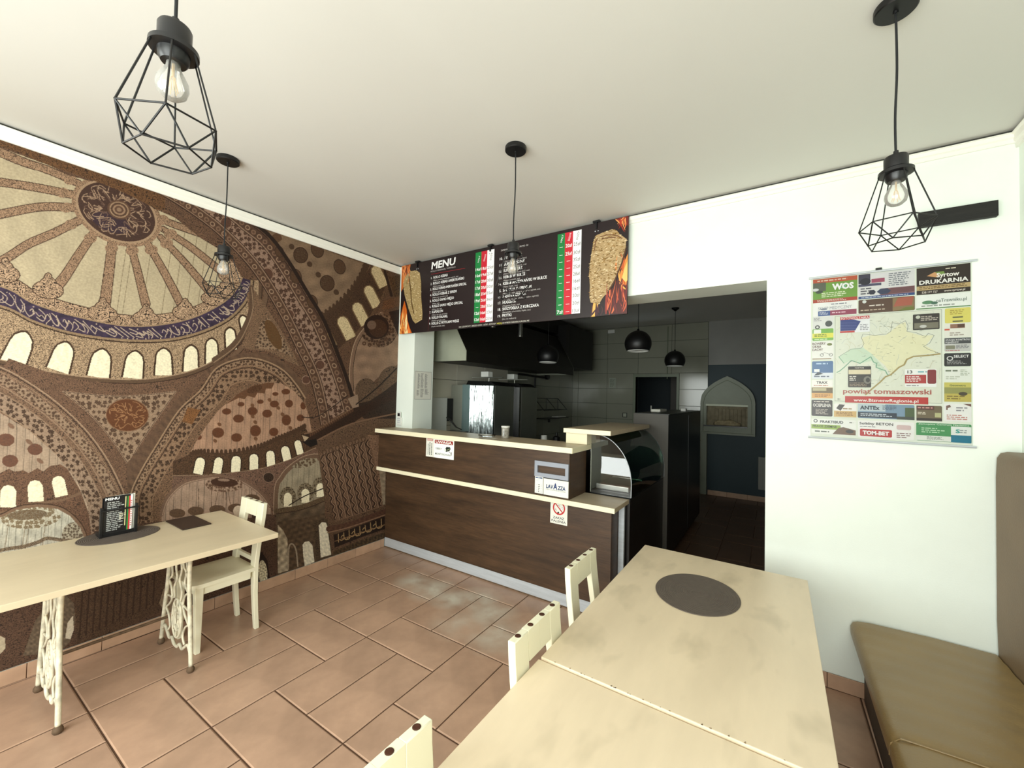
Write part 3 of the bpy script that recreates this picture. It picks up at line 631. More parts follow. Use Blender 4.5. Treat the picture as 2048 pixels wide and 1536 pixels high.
    for i in range(7):
        t = (i+.5)/7.; ell(*Z4((915+t*318, 590-t*110-6))[0], 5, 6, 0, (108, 78, 54), r0=.6)
    fill(Z4((1240, 455), (1330, 455), (1330, 700), (1352, 950), (1300, 700)), scroll((156, 120, 90), (96, 66, 46), 7, 143))
    fill(Z4((1320, 700), (1365, 690), (1362, 940), (1345, 940)), plain((176, 156, 124), .1, 10, 144))
    band(Z4((970, 1110), (1120, 1080), (1365, 990)), 12, plain((112, 74, 52), .1, 8, 145)); band(Z4((960, 1135), (1120, 1095), (1365, 1010)), 2, (170, 130, 96))
    ins = fill(Z4((1000, 1150), (1120, 1110), (1358, 1020), (1360, 1110), (1200, 1165), (1010, 1240)), plain((56, 34, 20), .1, 8, 146))
    for i in range(17):
        t = i/17.; x = 1035+t*318; y = 1180-t*112; k = i % 4
        if k == 0: P = [(x, y-35), (x+2, y+22)]
        elif k == 1: P = [(x, y-5), (x+14, y-20), (x+22, y), (x+4, y+16), (x-10, y+10)]
        elif k == 2: P = [(x, y-30), (x+4, y+8), (x+20, y+18), (x+30, y+2)]
        else: P = [(x-8, y+18), (x+12, y+22), (x+28, y+6)]
        band(Z4(*P), 1.7, (196, 160, 104))
    band(Z4((1010, 1195), (1360, 1080)), 1.4, (170, 130, 84))
    fill(Z4((1000, 1265), (1200, 1185), (1365, 1130), (1365, 1165), (1000, 1330)), plain((96, 74, 46), .25, 7, 147))
    # big floral arch
    gi = [(-2600, -560), (-900, -20), (-400, 150), (0, 262), (100, 300), (240, 350), (330, 395), (400, 441), (449, 482), (504, 542), (553, 619), (591, 695), (619, 755), (634, 812), (641, 850)]
    go = [(-900, -300), (-400, -140), (0, 60), (200, 200), (330, 290), (420, 378), (490, 440), (537, 479), (575, 531), (608, 586), (641, 641), (668, 706), (690, 766), (704, 815)]
    arch = fill(gi+go[::-1], floral((176, 142, 116), (98, 64, 44), 14, 151, .0))
    for x, y, r in ((452, 446, 12), (534, 549, 13), (578, 630, 11), (600, 700, 10), (640, 730, 10), (612, 760, 9)):
        ell(x, y, r, r, 0, (176, 140, 112)); ell(x, y, r-1.5, r-1.5, 0, scroll((104, 66, 46), (150, 112, 88), 6, 152))
    band(gi, 19, plain((112, 78, 54), .08, 12, 153), off=-9); band(go, 17, plain((110, 76, 54), .08, 12, 154), off=9)
    for G, o in ((gi, -9), (go, 9)):
        P = smooth(G, 40); T = np.gradient(P, axis=0); T /= np.hypot(T[:, 0], T[:, 1])[:, None]; P = P+np.c_[-T[:, 1], T[:, 0]]*o
        L = np.r_[0, np.cumsum(np.hypot(*np.diff(P, axis=0).T))]
        for k, l in enumerate(np.arange(L[0], L[-1], 15)):
            c = (np.interp(l, L, P[:, 0]), np.interp(l, L, P[:, 1]))
            if -30 < c[0] < 760: ell(c[0], c[1], 5.6, 4.6, 45, (178, 144, 112) if k % 2 else (150, 114, 86), r0=.6 if k % 2 else .45)
    for G, o, w, c in ((gi, 0, 1.8, (70, 44, 28)), (gi, -2, 1.6, (170, 134, 104)), (gi, -18, 2, (172, 138, 108)), (gi, -20, 1.4, (80, 50, 32)), (go, 0, 1.6, (74, 46, 30)), (go, 17, 2, (176, 142, 112)), (go, 19, 1.4, (84, 54, 34))): band(G, w, c, off=o)
    band(gi, 30, scroll((124, 84, 46), (96, 62, 34), 14, 155), off=15, clip=(U < 330) & (V < 420))
    # spandrel just right of the dome rim
    sp = Z2((340, 690), (380, 640), (470, 760), (560, 900), (660, 1070), (730, 1220), (640, 1180), (500, 1110), (370, 1095), (300, 1080), (365, 900))
    fill(sp, scroll((140, 108, 78), (108, 80, 56), 8, 161)); band(Z2((375, 640), (372, 800), (320, 940), (240, 1060), (100, 1170)), 9, (118, 88, 62)); band(Z2((375, 640), (385, 800), (330, 960), (250, 1080), (100, 1190)), 2, (170, 138, 104))
    fill(Z2((440, 900), (500, 860), (600, 1000), (680, 1150), (560, 1100), (400, 1085)), floral((172, 140, 106), (90, 64, 42), 8, 162)); ell(*Z2((535, 985))[0], 12, 32, -25, scroll((110, 74, 34), (160, 120, 66), 7, 163))
    # shadow line right of the arch, then tan semi dome
    fill([(x+2, y-2) for x, y in go[5:]]+[(830, 815), (830, 400)], scroll((120, 88, 60), (84, 56, 36), 8, 171))
    sd = Z2((500, 230), (560, 240), (800, 320), (1000, 400), (1210, 470), (1180, 540), (1120, 640), (1040, 730), (960, 800), (890, 850), (800, 700), (690, 520), (600, 380))
    sdm = fill(sd, plain((156, 126, 94), .06, 30, 172))
    P = smooth(Z2((1215, 480), (1180, 560), (1120, 650), (1040, 740), (960, 810), (880, 860)), 3)
    for a in P: ell(a[0], a[1], 6, 6, 0, (98, 68, 42)); ell(a[0]-3, a[1]-5, 2.5, 3.5, 0, (98, 68, 42))
    fill(Z2((500, 290), (540, 250), (585, 240), (600, 290), (560, 320), (590, 380), (560, 380)), scroll((110, 76, 46), (140, 106, 74), 6, 173))
    for x, y in ((735, 405), (930, 610)):
        cx, cy = Z2((x, y))[0]; ell(cx, cy, 13, 15, -20, scroll((88, 58, 34), (160, 128, 92), 7, 174)); ell(cx, cy, 14.5, 16.5, -20, (84, 54, 32), r0=.88)
        ell(cx-18, cy-17, 5, 6, -40, (100, 70, 44)); ell(cx+18, cy+18, 5, 6, -40, (100, 70, 44))
    for x, y, r in ((857, 365, 14), (1020, 490, 13), (600, 415, 9), (700, 560, 13), (820, 745, 12), (580, 380, 10)):
        cx, cy = Z2((x, y))[0]; ell(cx, cy, r*.9, r*1.2, -20, scroll((98, 66, 40), (150, 116, 82), 7, 175)); ell(cx, cy, r*.9, r*1.2, -20, (84, 56, 34), r0=.88)
    # window row of the tan semi dome
    wb = Z2((885, 870), (1000, 800), (1100, 700), (1200, 560), (1260, 470), (1380, 560), (1330, 700), (1240, 850), (1120, 990), (1000, 1100), (940, 960))
    fill(wb, scroll((96, 66, 42), (60, 38, 22), 6, 181))
    for x, y, w, h in ((1065, 935, 38, 88), (1172, 832, 36, 88), (1255, 705, 34, 86), (1308, 560, 36, 84), (960, 1010, 10, 60)):
        c = np.array((x, y), float); r = np.radians(-27); d = np.array((-np.sin(r), np.cos(r))); n = np.array((d[1], -d[0]))
        for g, cc in ((8, (140, 108, 70)), (0, None)):
            q_ = w+g; t = c-d*h*.6; b = c+d*h
            fill(Z2(b+n*q_, t+n*q_, t+n*q_*.6-d*q_*.7, t-d*q_*.9, t-n*q_*.6-d*q_*.7, t-n*q_, b-n*q_), cc or scroll((216, 196, 146), (140, 116, 74), 5, 182, .05, .3))
    # small apse and right most arch
    fill(Z2((1000, 1110), (1130, 1000), (1250, 850), (1350, 700), (1500, 640), (1500, 1500), (1090, 1500), (1060, 1340)), scroll((118, 84, 58), (88, 60, 38), 8, 191))
    sa = Z2((1110, 1400), (1105, 1230), (1140, 1050), (1220, 930), (1330, 830), (1400, 900), (1480, 1000), (1480, 1160), (1400, 1250), (1300, 1300), (1150, 1450))
    sam = fill(sa, plain((166, 132, 102), .06, 26, 192)); band(sa[:5], 6, (150, 116, 88)); band(sa[:5], 1.6, (196, 164, 130), off=-3); band(sa[:5], 1.2, (72, 46, 28), off=4)
    ell(*Z2((1310, 955))[0], 36, 34, 0, floral((150, 116, 86), (86, 54, 32), 9, 193, -.3), clip=sam | (U > 745)); ell(*Z2((1290, 930))[0], 25, 24, 0, (60, 32, 18)); ell(*Z2((1300, 940))[0], 18, 18, 0, scroll((78, 44, 22), (140, 98, 56), 7, 194)); ell(*Z2((1255, 915))[0], 9, 9, 0, (140, 108, 84))
    for x, y in ((1240, 1060), (1300, 1050), (1360, 1020), (1200, 1050), (1400, 960)): ell(*Z2((x, y))[0], 4, 4, 0, (108, 72, 44), r0=.4)
    fill(Z2((1340, 740), (1500, 690), (1500, 760), (1380, 800), (1330, 800)), scroll((132, 88, 52), (100, 62, 32), 7, 195))
    band(Z2((1350, 520), (1400, 700)), 5, (70, 44, 26), False); fill(Z2((1380, 560), (1500, 560), (1500, 700), (1420, 710)), scroll((110, 76, 38), (54, 30, 16), 8, 196))
    fill(Z2((1380, 820), (1500, 790), (1500, 1100), (1450, 1000)), plain((70, 40, 24), .1, 9, 197))
    ell(*Z2((1215, 1400))[0], 22, 26, 0, scroll((120, 92, 66), (52, 34, 22), 7, 198)); ell(*Z2((1420, 1330))[0], 32, 32, 0, scroll((120, 92, 66), (62, 42, 28), 7, 199))
    fill(Z2((1100, 1500), (1240, 1470), (1360, 1390), (1500, 1280), (1500, 1600), (1200, 1600)), scroll((70, 48, 32), (44, 28, 18), 6, 200))
    # cornice and shadow under the great arch
    band(go[5:], 7, (58, 34, 20), off=-6)
    fill(Z4((1100, 200), (1170, 170), (1180, 270), (1140, 280)), (170, 140, 112)); band(Z4((780, 330), (900, 320), (1100, 180)), 1.4, (50, 32, 20)); band(Z4((1160, 240), (1300, 130), (1440, -10)), 2.4, (50, 34, 22))
    co = Z4((790, 450), (900, 410), (1130, 270), (1250, 235), (1460, 120), (1460, 190), (1250, 290), (1140, 370), (900, 480), (800, 520))
    fill(co, scroll((70, 42, 24), (44, 24, 12), 6, 201)); band(Z4((800, 445), (900, 412), (1130, 272)), 3, (150, 112, 80)); band(Z4((890, 490), (1130, 375), (1460, 300)), 3, (146, 110, 80))
    for i in range(22): ell(*Z4((840+i*14, 455-i*8.2))[0], 1.8, 3.5, 0, (112, 74, 46))
    fill(Z4((780, 500), (880, 480), (890, 520), (840, 540)), (40, 22, 12)); fill(Z4((780, 455), (830, 470), (800, 500)), (206, 180, 140))
    # shade under the table level: columns and pale arch
    fill(Z5((420, 600), (880, 480), (1000, 560), (1000, 700), (440, 960)), scroll((108, 80, 56), (82, 58, 38), 7, 211))
    for i in range(12):
        t = i/11.; band(Z5((470+t*410, 640-t*110), (450+t*420, 900-t*190)), 3.5, scroll((74, 50, 32), (128, 96, 68), 5, 212), False)
    fill(Z5((130, 1000), (200, 800), (300, 680), (370, 650), (420, 700), (430, 800), (400, 920), (330, 980)), plain((132, 112, 86), .12, 9, 213)); fill(Z5((370, 900), (385, 810), (415, 770), (420, 850), (400, 905)), (232, 220, 188))
    fill(Z5((-10, 880), (30, 900), (30, 960), (-10, 1000)), (210, 196, 160)); fill(Z5((905, 700), (930, 620), (1000, 560), (1000, 700), (960, 800)), plain((170, 146, 112), .1, 9, 214))
    img += (waves(U, V, 4.5, 7, 301)[..., None]*1.5).astype(np.float32)
    img = img/255.; g = img.mean(2, keepdims=True); img = (g+(img-g)*.76)
    return np.clip(img, 0, 1)**1.2*np.array((.90, .885, .90), np.float32), (U, V)
# ============================ the room shell ============================
RX, RY0, H = 4.53, -4.40, 3.05
KX, KY, KD = -.12, 4.85, .29        # kitchen left wall, kitchen back wall, thickness of the partition
def floor():
    root = struct('floor', box(-.3, 4.75, RY0-.1, 5.6, -.06, -.005), M['grout'])
    th, U_, V_ = .01211306, .303, .303*.99234; ox, oy = 1.214, -1.54; g = .0075
    c, s = math.cos(th), math.sin(th)
    def W(u, v): return (ox+c*u-s*v, oy+s*u+c*v)
    def clip(P, lim):
        for ax, sg, l in lim:
            out = []
            for i in range(len(P)):
                a, b = P[i], P[(i+1) % len(P)]; da, db = sg*(a[ax]-l), sg*(b[ax]-l)
                if da >= 0: out.append(a)
                if da*db < 0: t = da/(da-db); out.append((a[0]+t*(b[0]-a[0]), a[1]+t*(b[1]-a[1])))
            P = out
            if not P: return P
        return P
    def mesh(P, name='tile'):
        bm = bmesh.new(); cx = sum(p[0] for p in P)/len(P); cy = sum(p[1] for p in P)/len(P); n = len(P); I = []
        for k in range(n):   # inset ring by offsetting edges
            a, b, c_ = Vector(P[k-1]), Vector(P[k]), Vector(P[(k+1) % n]); e1 = (b-a).normalized(); e2 = (c_-b).normalized()
            n1 = Vector((-e1.y, e1.x)); n2 = Vector((-e2.y, e2.x)); q = (n1+n2); q = q/max(.3, q.dot(n1)); I.append(b+q*.0055)
        lo = [bm.verts.new((p[0], p[1], -.0045)) for p in P]; mi = [bm.verts.new((p[0], p[1], -.0026)) for p in P]; up = [bm.verts.new((p[0], p[1], 0)) for p in I]
        for k in range(n):
            j = (k+1) % n; bm.faces.new((lo[k], lo[j], mi[j], mi[k])); bm.faces.new((mi[k], mi[j], up[j], up[k]))
        bm.faces.new(up); return bm
    cache = {}
    for col in range(-4, 7):
        k0 = (col+1) % 3
        for r in range(-5, 9):
            b = k0+3*r; i = 2*col
            for (i0, i1, j0, j1) in ((i, i+2, b, b+1), (i, i+1, b+1, b+3), (i+1, i+2, b+1, b+3)):
                u0, u1, v0, v1 = i0*U_+g/2, i1*U_-g/2, j0*V_+g/2, j1*V_-g/2
                P = [W(u0, v0), W(u1, v0), W(u1, v1), W(u0, v1)]
                cx, cy = W((u0+u1)/2, (v0+v1)/2); lx = .006 if cy < .1 else KX+.004
                Q = clip(P, ((0, 1, lx), (0, -1, RX-.004), (1, 1, RY0+.004), (1, -1, KY-.004)))
                if len(Q) < 3: continue
                A = abs(sum(Q[k][0]*Q[(k+1) % len(Q)][1]-Q[(k+1) % len(Q)][0]*Q[k][1] for k in range(len(Q))))/2
                if A < .0012: continue
                full = len(Q) == 4 and all((Vector(a)-Vector(b_)).length < 1e-6 for a, b_ in zip(Q, P)); key = (i1-i0, j1-j0, cy < .3)
                if full and key in cache: o = bpy.data.objects.new('tile', cache[key])
                else:
                    me = bpy.data.meshes.new('tile'); bm = mesh([(q[0]-cx, q[1]-cy) for q in Q]); bm.to_mesh(me); bm.free(); me.materials.append(M['tile'] if cy < .3 else M['tile_dim']); o = bpy.data.objects.new('tile', me)  # tiles past the partition take the darkened copy
                    if full: cache[key] = me
                o.location = (cx, cy, 0); link(o, root)
    return root
floor()
# ceilings: the dining room's, and the kitchen's beyond the partition
struct('ceiling', box(-.3, 4.75, RY0-.1, 5.6, H, H+.1), M['ceiling'])
struct('wall_left', box(-.3, 0, RY0-.1, KD, 0, H), M['wall'])
struct('wall_right', box(RX, RX+.2, RY0-.1, 5.6, 0, H), M['wall'])
# partition with the wide opening over the counter
bm = box(0, .26, 0, KD, 0, H); box(3.46, RX, 0, KD, 0, H, bm); box(.26, 3.46, 0, KD, 2.432, H, bm)
struct('wall_back', bm, M['wall'])
# shop-front wall behind the camera: two glazed bays
bm = box(0, .4, RY0-.1, RY0, 0, H); box(2.3, 2.4, RY0-.1, RY0, .1, 2.7, bm); box(4.3, RX, RY0-.1, RY0, 0, H, bm); box(.4, 4.3, RY0-.1, RY0, 2.7, H, bm); box(.4, 4.3, RY0-.1, RY0, 0, .1, bm)
struct('wall_front', bm, M['wall'])
for n_, (x0, x1) in enumerate(((.4, 2.3), (2.4, 4.3))):
    bm = bmesh.new()
    for a in ((x0, x1, .1, .16), (x0, x1, 2.64, 2.7), (x0, x0+.06, .16, 2.64), (x1-.06, x1, .16, 2.64), (x0+.06, x1-.06, .5, .56)): box(a[0], a[1], RY0-.08, RY0-.02, a[2], a[3], bm)
    if n_ == 0: pn = struct('reflection_panel', box(x0+.061, x1-.061, RY0-.075, RY0-.03, .561, .94), mat('mauve_reflection_panel', (150, 124, 128), .5))  # unseen panel added for its mauve reflection in the display case glass
    wn = struct('window_%d' % (n_+1), bm, M['trim'])
# cornices, with the narrow shadow gap of the stretched ceiling above them
def cornice(name, L0, L1, ax):
    prof = [(0, 2.962), (.012, 2.962), (.014, 2.985), (.022, 2.995), (.024, 3.022), (.034, 3.028), (.034, 3.033), (0, 3.033)]
    if ax == 'left': bm = prism([(a, z) for a, z in prof], L0, L1, 'y')
    elif ax == 'back': bm = prism([(-a, z) for a, z in prof], L0, L1, 'x')
    else: bm = prism([(RX-a, z) for a, z in prof], L0, L1, 'y')
    return struct(name, bm, M['trim'])
cornice('trim_1', RY0, 0, 'left'); cornice('trim_3', RY0, -.002, 'right')
bm = bmesh.new(); prof = [(0, 2.985), (.010, 2.985), (.012, 3.005), (.020, 3.010), (.024, 3.028), (.030, 3.029), (.030, 3.033), (0, 3.033)]
A = [bm.verts.new((0.002, -a, z)) for a, z in prof]; B = [bm.verts.new((RX-.002, -a, z)) for a, z in prof]
bm.faces.new(A); bm.faces.new(B[::-1])
for i in range(8): bm.faces.new((A[i], B[i], B[(i+1) % 8], A[(i+1) % 8]))
struct('trim_2', bm, M['trim'])
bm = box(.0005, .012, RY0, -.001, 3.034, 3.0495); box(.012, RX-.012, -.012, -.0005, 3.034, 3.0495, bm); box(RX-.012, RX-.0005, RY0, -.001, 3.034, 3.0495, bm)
struct('gap_shade_strip', bm, M['gapshade'])  # dark strip paints the shade inside the gap above the cornices
# skirting of cut floor tiles
def skirting(name, kind, a0, a1, fixed, d, m=None):
    root = None; L = .303; x = a0; i = 0
    bm = box(*( (fixed, fixed+d*.5, a0, a1, 0, .082) if kind == 'x' else (a0, a1, fixed, fixed+d*.5, 0, .082))) if d > 0 else box(*((fixed+d*.5, fixed, a0, a1, 0, .082) if kind == 'x' else (a0, a1, fixed+d*.5, fixed, 0, .082)))
    root = struct(name, bm, M['grout'])
    while x < a1-.01:
        x2 = min(x+L, a1); lo, hi = sorted((fixed+d*.5, fixed+d)); g = .0015
        if kind == 'x': b = box(lo, hi, x+g, x2-g, 0.001, .085, bev=.002, seg=1)
        else: b = box(x+g, x2-g, lo, hi, 0.001, .085, bev=.002, seg=1)
        obj('tile', b, m or M['skirt'], root); x = x2
skirting('baseboard_left', 'x', RY0, -.11, 0, .012)
skirting('baseboard_right', 'y', 3.47, 4.52, 0, -.012)
skirting('baseboard_kitchen', 'y', 2.5, RX-.01, KY-.001, -.012)

# ---------- kitchen shell ----------
struct('wall_kitchen_left', box(KX-.18, KX-.008, KD, 5.0, 0, H), M['kgrout'])
bm = box(KX-.18, 1.217, KY+.008, KY+.15, 0, H); box(1.217, 1.969, KY+.008, KY+.15, 0, 1.25, bm); box(1.217, 1.969, KY+.008, KY+.15, 2.067, H, bm); box(1.969, 2.49, KY+.008, KY+.15, 0, H, bm)
kb = struct('wall_kitchen_back', bm, M['kgrout'])
struct('wall_kitchen_oven', box(2.492, RX, KY, KY+.2, 0, H), M['blue'])
kl = bpy.data.objects['wall_kitchen_left']
rows = [0, .332, .632, .934, 1.236, 1.535, 1.836, 2.137, 2.432, 2.738, 3.045]
cols = [KX, .011, .638, 1.255, 1.872, 2.488]
for z0, z1 in zip(rows, rows[1:]):
    g = .0025
    for x0, x1 in zip(cols, cols[1:]):
        segs = [(x0, x1, z0, z1)]
        if z1 > 1.25 and z0 < 2.067 and x1 > 1.19 and x0 < 2.0:       # cut around the hatch
            segs = []
            if x0 < 1.17: segs.append((x0, 1.17, z0, z1))
            if x1 > 2.01: segs.append((2.01, x1, z0, z1))
            a, b = max(x0, 1.17), min(x1, 2.01)
            if b > a:
                if z0 < 1.19: segs.append((a, b, z0, 1.19))
                if z1 > 2.115: segs.append((a, b, 2.115, z1))
        for a, b, c, d in segs:
            if b-a > .02 and d-c > .01: obj('tile', box(a+g, b-g, KY-.004, KY+.006, c+g, d-g, bev=.0015, seg=1), M['ktile'], kb)
    y = KD
    for y0, y1 in zip([KD, .51, 1.13, 1.75, 2.37, 2.99, 3.61, 4.23], [.51, 1.13, 1.75, 2.37, 2.99, 3.61, 4.23, KY-.006]):
        obj('tile', box(KX-.006, KX+.004, y0+g, y1-g, z0+g, z1-g, bev=.0015, seg=1), M['ktile_lit'] if y0 < 2 else M['ktile'], kl)  # near side tiles take the paler, painted-lit copy
# hatch frame and the dark room seen through it
bm = bmesh.new()
for a in ((1.17, 1.217, 1.19, 2.115), (1.969, 2.01, 1.19, 2.115), (1.217, 1.969, 2.067, 2.115), (1.217, 1.969, 1.19, 1.25)): box(a[0], a[1], KY-.03, KY+.12, a[2], a[3], bm)
struct('window_3', bm, M['kframe'])
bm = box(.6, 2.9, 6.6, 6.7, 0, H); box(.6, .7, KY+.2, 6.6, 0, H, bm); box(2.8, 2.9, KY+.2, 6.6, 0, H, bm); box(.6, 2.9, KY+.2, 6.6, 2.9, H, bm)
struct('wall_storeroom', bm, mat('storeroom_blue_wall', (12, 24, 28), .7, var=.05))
struct('door_1', box(1.5, 2.0, 6.55, 6.595, 0, 2.3, bev=.005), mat('storeroom_door', (44, 34, 22), .5, var=.1))

# ============================ mural ============================
exec_mural = None
im_, (U_, V_) = paint_mural()
Hh, Ww = im_.shape[:2]
pimg = bpy.data.images.new('mural_print', Ww, Hh, alpha=False)
buf = np.ones((Hh, Ww, 4), np.float32); buf[..., :3] = im_; pimg.pixels.foreach_set(buf.ravel()); pimg.update(); pimg.pack()
mm = bpy.data.materials.new('sepia_wallpaper_print'); mm.use_nodes = True; nt = mm.node_tree; b = nt.nodes['Principled BSDF']; b.inputs['Roughness'].default_value = .62; b.inputs['Specular IOR Level'].default_value = .3
ti = nt.nodes.new('ShaderNodeTexImage'); ti.image = pimg; ti.extension = 'EXTEND'
nz = nt.nodes.new('ShaderNodeTexNoise'); nz.inputs['Scale'].default_value = 90; nz.inputs['Detail'].default_value = 5; tc = nt.nodes.new('ShaderNodeTexCoord'); nt.links.new(tc.outputs['Object'], nz.inputs[0])
mr = nt.nodes.new('ShaderNodeMapRange'); mr.inputs[1].default_value = .3; mr.inputs[2].default_value = .7; mr.inputs[3].default_value = .86; mr.inputs[4].default_value = 1.12; nt.links.new(nz.outputs[0], mr.inputs[0])
sc_ = nt.nodes.new('ShaderNodeVectorMath'); sc_.operation = 'SCALE'; nt.links.new(ti.outputs[0], sc_.inputs[0]); nt.links.new(mr.outputs[0], sc_.inputs['Scale']); nt.links.new(sc_.outputs[0], b.inputs['Base Color'])
bp = nt.nodes.new('ShaderNodeBump'); bp.inputs['Strength'].default_value = .06; nt.links.new(nz.outputs[0], bp.inputs['Height']); nt.links.new(bp.outputs[0], b.inputs['Normal'])
me = bpy.data.meshes.new('mural_wallpaper')
me.from_pydata([(.002, MY0, MZ0), (.002, MY1, MZ0), (.002, MY1, MZ1), (.002, MY0, MZ1), (.0005, MY0, MZ0), (.0005, MY1, MZ0), (.0005, MY1, MZ1), (.0005, MY0, MZ1)], [], [(0, 1, 2, 3), (7, 6, 5, 4), (0, 4, 5, 1), (1, 5, 6, 2), (2, 6, 7, 3), (3, 7, 4, 0)])
uv = me.uv_layers.new(name='uv'); vc = [(0, 0), (1, 0), (1, 1), (0, 1)]*2
for l in me.loops: uv.data[l.index].uv = vc[l.vertex_index]
me.materials.append(mm)
tag(link(bpy.data.objects.new('mural_wallpaper', me)), 'brown sepia photo mural of an ornate domed interior covering the left wall', 'mural')
# ============================ counter ============================
t = thing('service_counter', 'long dark brown wood-look service counter with cream edged shelf and grey kick plate', 'counter', (1.25, -.05, 0))
def tp(name, bm, m, T=None, smooth=False):      # part given in world coordinates
    T = T or t; o = obj(name, bm, m, T, smooth); o.matrix_parent_inverse = Matrix.Translation(-Vector(T.location)); return o
tp('front_panel', box(.012, 2.50, -.11, -.092, .105, .835, bev=.001, seg=1), M['wenge'])
tp('side_panel', box(2.482, 2.50, -.091, .055, 0, .835, bev=.001, seg=1), M['wenge'])
tp('kick_plate', box(.012, 2.498, -.108, -.096, .012, .105, bev=.001, seg=1), M['alu'])
tp('plinth_strip', box(.012, 2.498, -.104, -.09, 0, .012), M['rust'])
sh = tp('lower_shelf', box(.004, 2.565, -.236, .10, .836, .87, bev=.003), M['counter'])
tp('shelf_edge', box(.004, 2.567, -.240, -.2365, .835, .871, bev=.001, seg=1), M['edge'])
tp('upper_front_panel', box(.004, 2.205, -.222, -.204, .871, 1.229, bev=.001, seg=1), M['wenge'])
tp('upper_side_panel', box(2.187, 2.205, -.203, .10, .871, 1.229, bev=.001, seg=1), M['wenge'])
tp('upper_top', prism([(.003, -.27), (2.245, -.27), (2.245, .10), (.262, .10), (.262, -.003), (.003, -.003)], 1.23, 1.27, 'z'), M['counter'])
bm = box(.003, 2.247, -.274, -.2705, 1.2295, 1.2705, bev=.001, seg=1); box(2.2455, 2.249, -.2705, .10, 1.2295, 1.2705, bm)
tp('top_edge', bm, M['edge'])
tp('corner_post', box(2.502, 2.545, .045, .075, 0, .834, bev=.004), M['alu'])
tp('inner_body', box(.29, 2.19, .02, .10, 0, .83), M['darkpanel'])
t = thing('raised_counter', 'high beige counter ledge running back beside the curved glass case', 'counter', (2.25, .5, 0))
tp('riser_block', box(2.06, 2.245, .012, .30, 1.2712, 1.358, bev=.002), M['edge'])
tp('ledge', box(2.055, 2.452, -.025, 1.09, 1.36, 1.395, bev=.002), M['counter'])
tp('front_edge', box(2.055, 2.452, -.0285, -.0255, 1.3595, 1.3955, bev=.001, seg=1), M['edge'])
tp('side_edge', box(2.4525, 2.455, -.0255, 1.09, 1.3595, 1.3955), M['counter'])
tp('end_support', box(2.21, 2.235, .35, 1.09, .90, 1.358), M['edge'])

# curved glass display case standing on a dark base cabinet
t = thing('display_case', 'refrigerated display case with curved green glass front and dark base', 'display case', (2.4, .65, 0))
tp('base_cabinet', box(2.24, 2.572, .102, 1.19, 0, .868, bev=.004), M['darkpanel'])
prof = [(2.575, .88), (2.576, .98), (2.572, 1.03), (2.562, 1.09), (2.545, 1.14), (2.522, 1.19), (2.492, 1.235), (2.455, 1.275), (2.415, 1.308), (2.37, 1.332), (2.32, 1.348), (2.28, 1.352)]
P = [tuple(v) for v in spline([(a, b, 0) for a, b in prof], 3)]; P = [(p[0], p[1]) for p in P]
for y in (.106, 1.184): tp('side_glass', prism([(2.24, .88)]+P+[(2.24, 1.352)], y, y+.005, 'y'), M['glass'])
bm = bmesh.new(); A = [[bm.verts.new((p[0]+d, y, p[1]+d*.6)) for p in P] for y in (.112, 1.183) for d in (0, .004)]
for i in range(len(P)-1):
    bm.faces.new((A[0][i], A[0][i+1], A[2][i+1], A[2][i])); bm.faces.new((A[1][i], A[3][i], A[3][i+1], A[1][i+1]))
tp('front_glass', bm, M['cglass'], smooth=True)
for y in (.108, 1.186): tp('glass_edge', tube([(p[0]+.002, y, p[1]) for p in P], .0035, n=6), M['alu'])
tp('deck', box(2.245, 2.57, .115, 1.18, .869, .90, bev=.002), M['greenp'])
tp('food_tray', box(2.27, 2.54, .16, .50, .902, .945, bev=.006), M['steel'])
tp('food_tray', box(2.27, 2.54, .55, .90, .902, .945, bev=.006), M['steel'])
for y in (.1, 1.16): tp('clamp_screw', lathe([(.007, 0), (.007, .004), (0, .005)], n=10), M['alu']).location = (2.55-2.4, .098-.65 if y < 1 else .4, .885)
tp('rear_panel', box(2.236, 2.243, .12, 1.18, .88, 1.34), M['steel_dull'])

t = thing('tall_fridge', 'tall dark fridge cabinet with grey brown end standing behind the display case', 'fridge', (2.45, 2.2, 0))
tp('cabinet', box(2.27, 2.61, 1.215, 3.22, .06, 1.49, bev=.004), M['greenp'])
tp('end_panel', box(2.262, 2.612, 1.198, 1.213, 0, 1.497, bev=.002), M['fridge'])
tp('top_panel', box(2.262, 2.616, 1.215, 3.225, 1.492, 1.502, bev=.002), M['greenp'])
tp('door_gasket', box(2.611, 2.614, 2.3, 2.308, .1, 1.46), M['blackp'])
o = obj('box', box(-.05, .05, -.16, .16, 0, .03, bev=.003), M['paper'], loc=(2.35, 1.92, 1.503)); tag(o, 'flat white box lying on the near end of the tall dark fridge', 'box')
o = obj('box', box(-.03, .03, -.05, .05, 0, .035, bev=.004), M['plastic'], loc=(2.52, 2.5, 1.503)); tag(o, 'small white box further along the top of the tall dark fridge', 'box')
o = obj('cardboard_box', box(-.12, .12, -.1, .1, 0, .15, bev=.003), M['card'], loc=(1.66, 4.92, 1.251)); tag(o, 'brown cardboard box in the hatch of the kitchen wall', 'box')
o = obj('paper_roll', lathe([(.012, 0), (.012, .27), (.004, .27)], n=12), M['paper'], loc=(1.50, 4.90, 1.251)); tag(o, 'thin white upright roll at the left of the cardboard box in the hatch', 'roll')

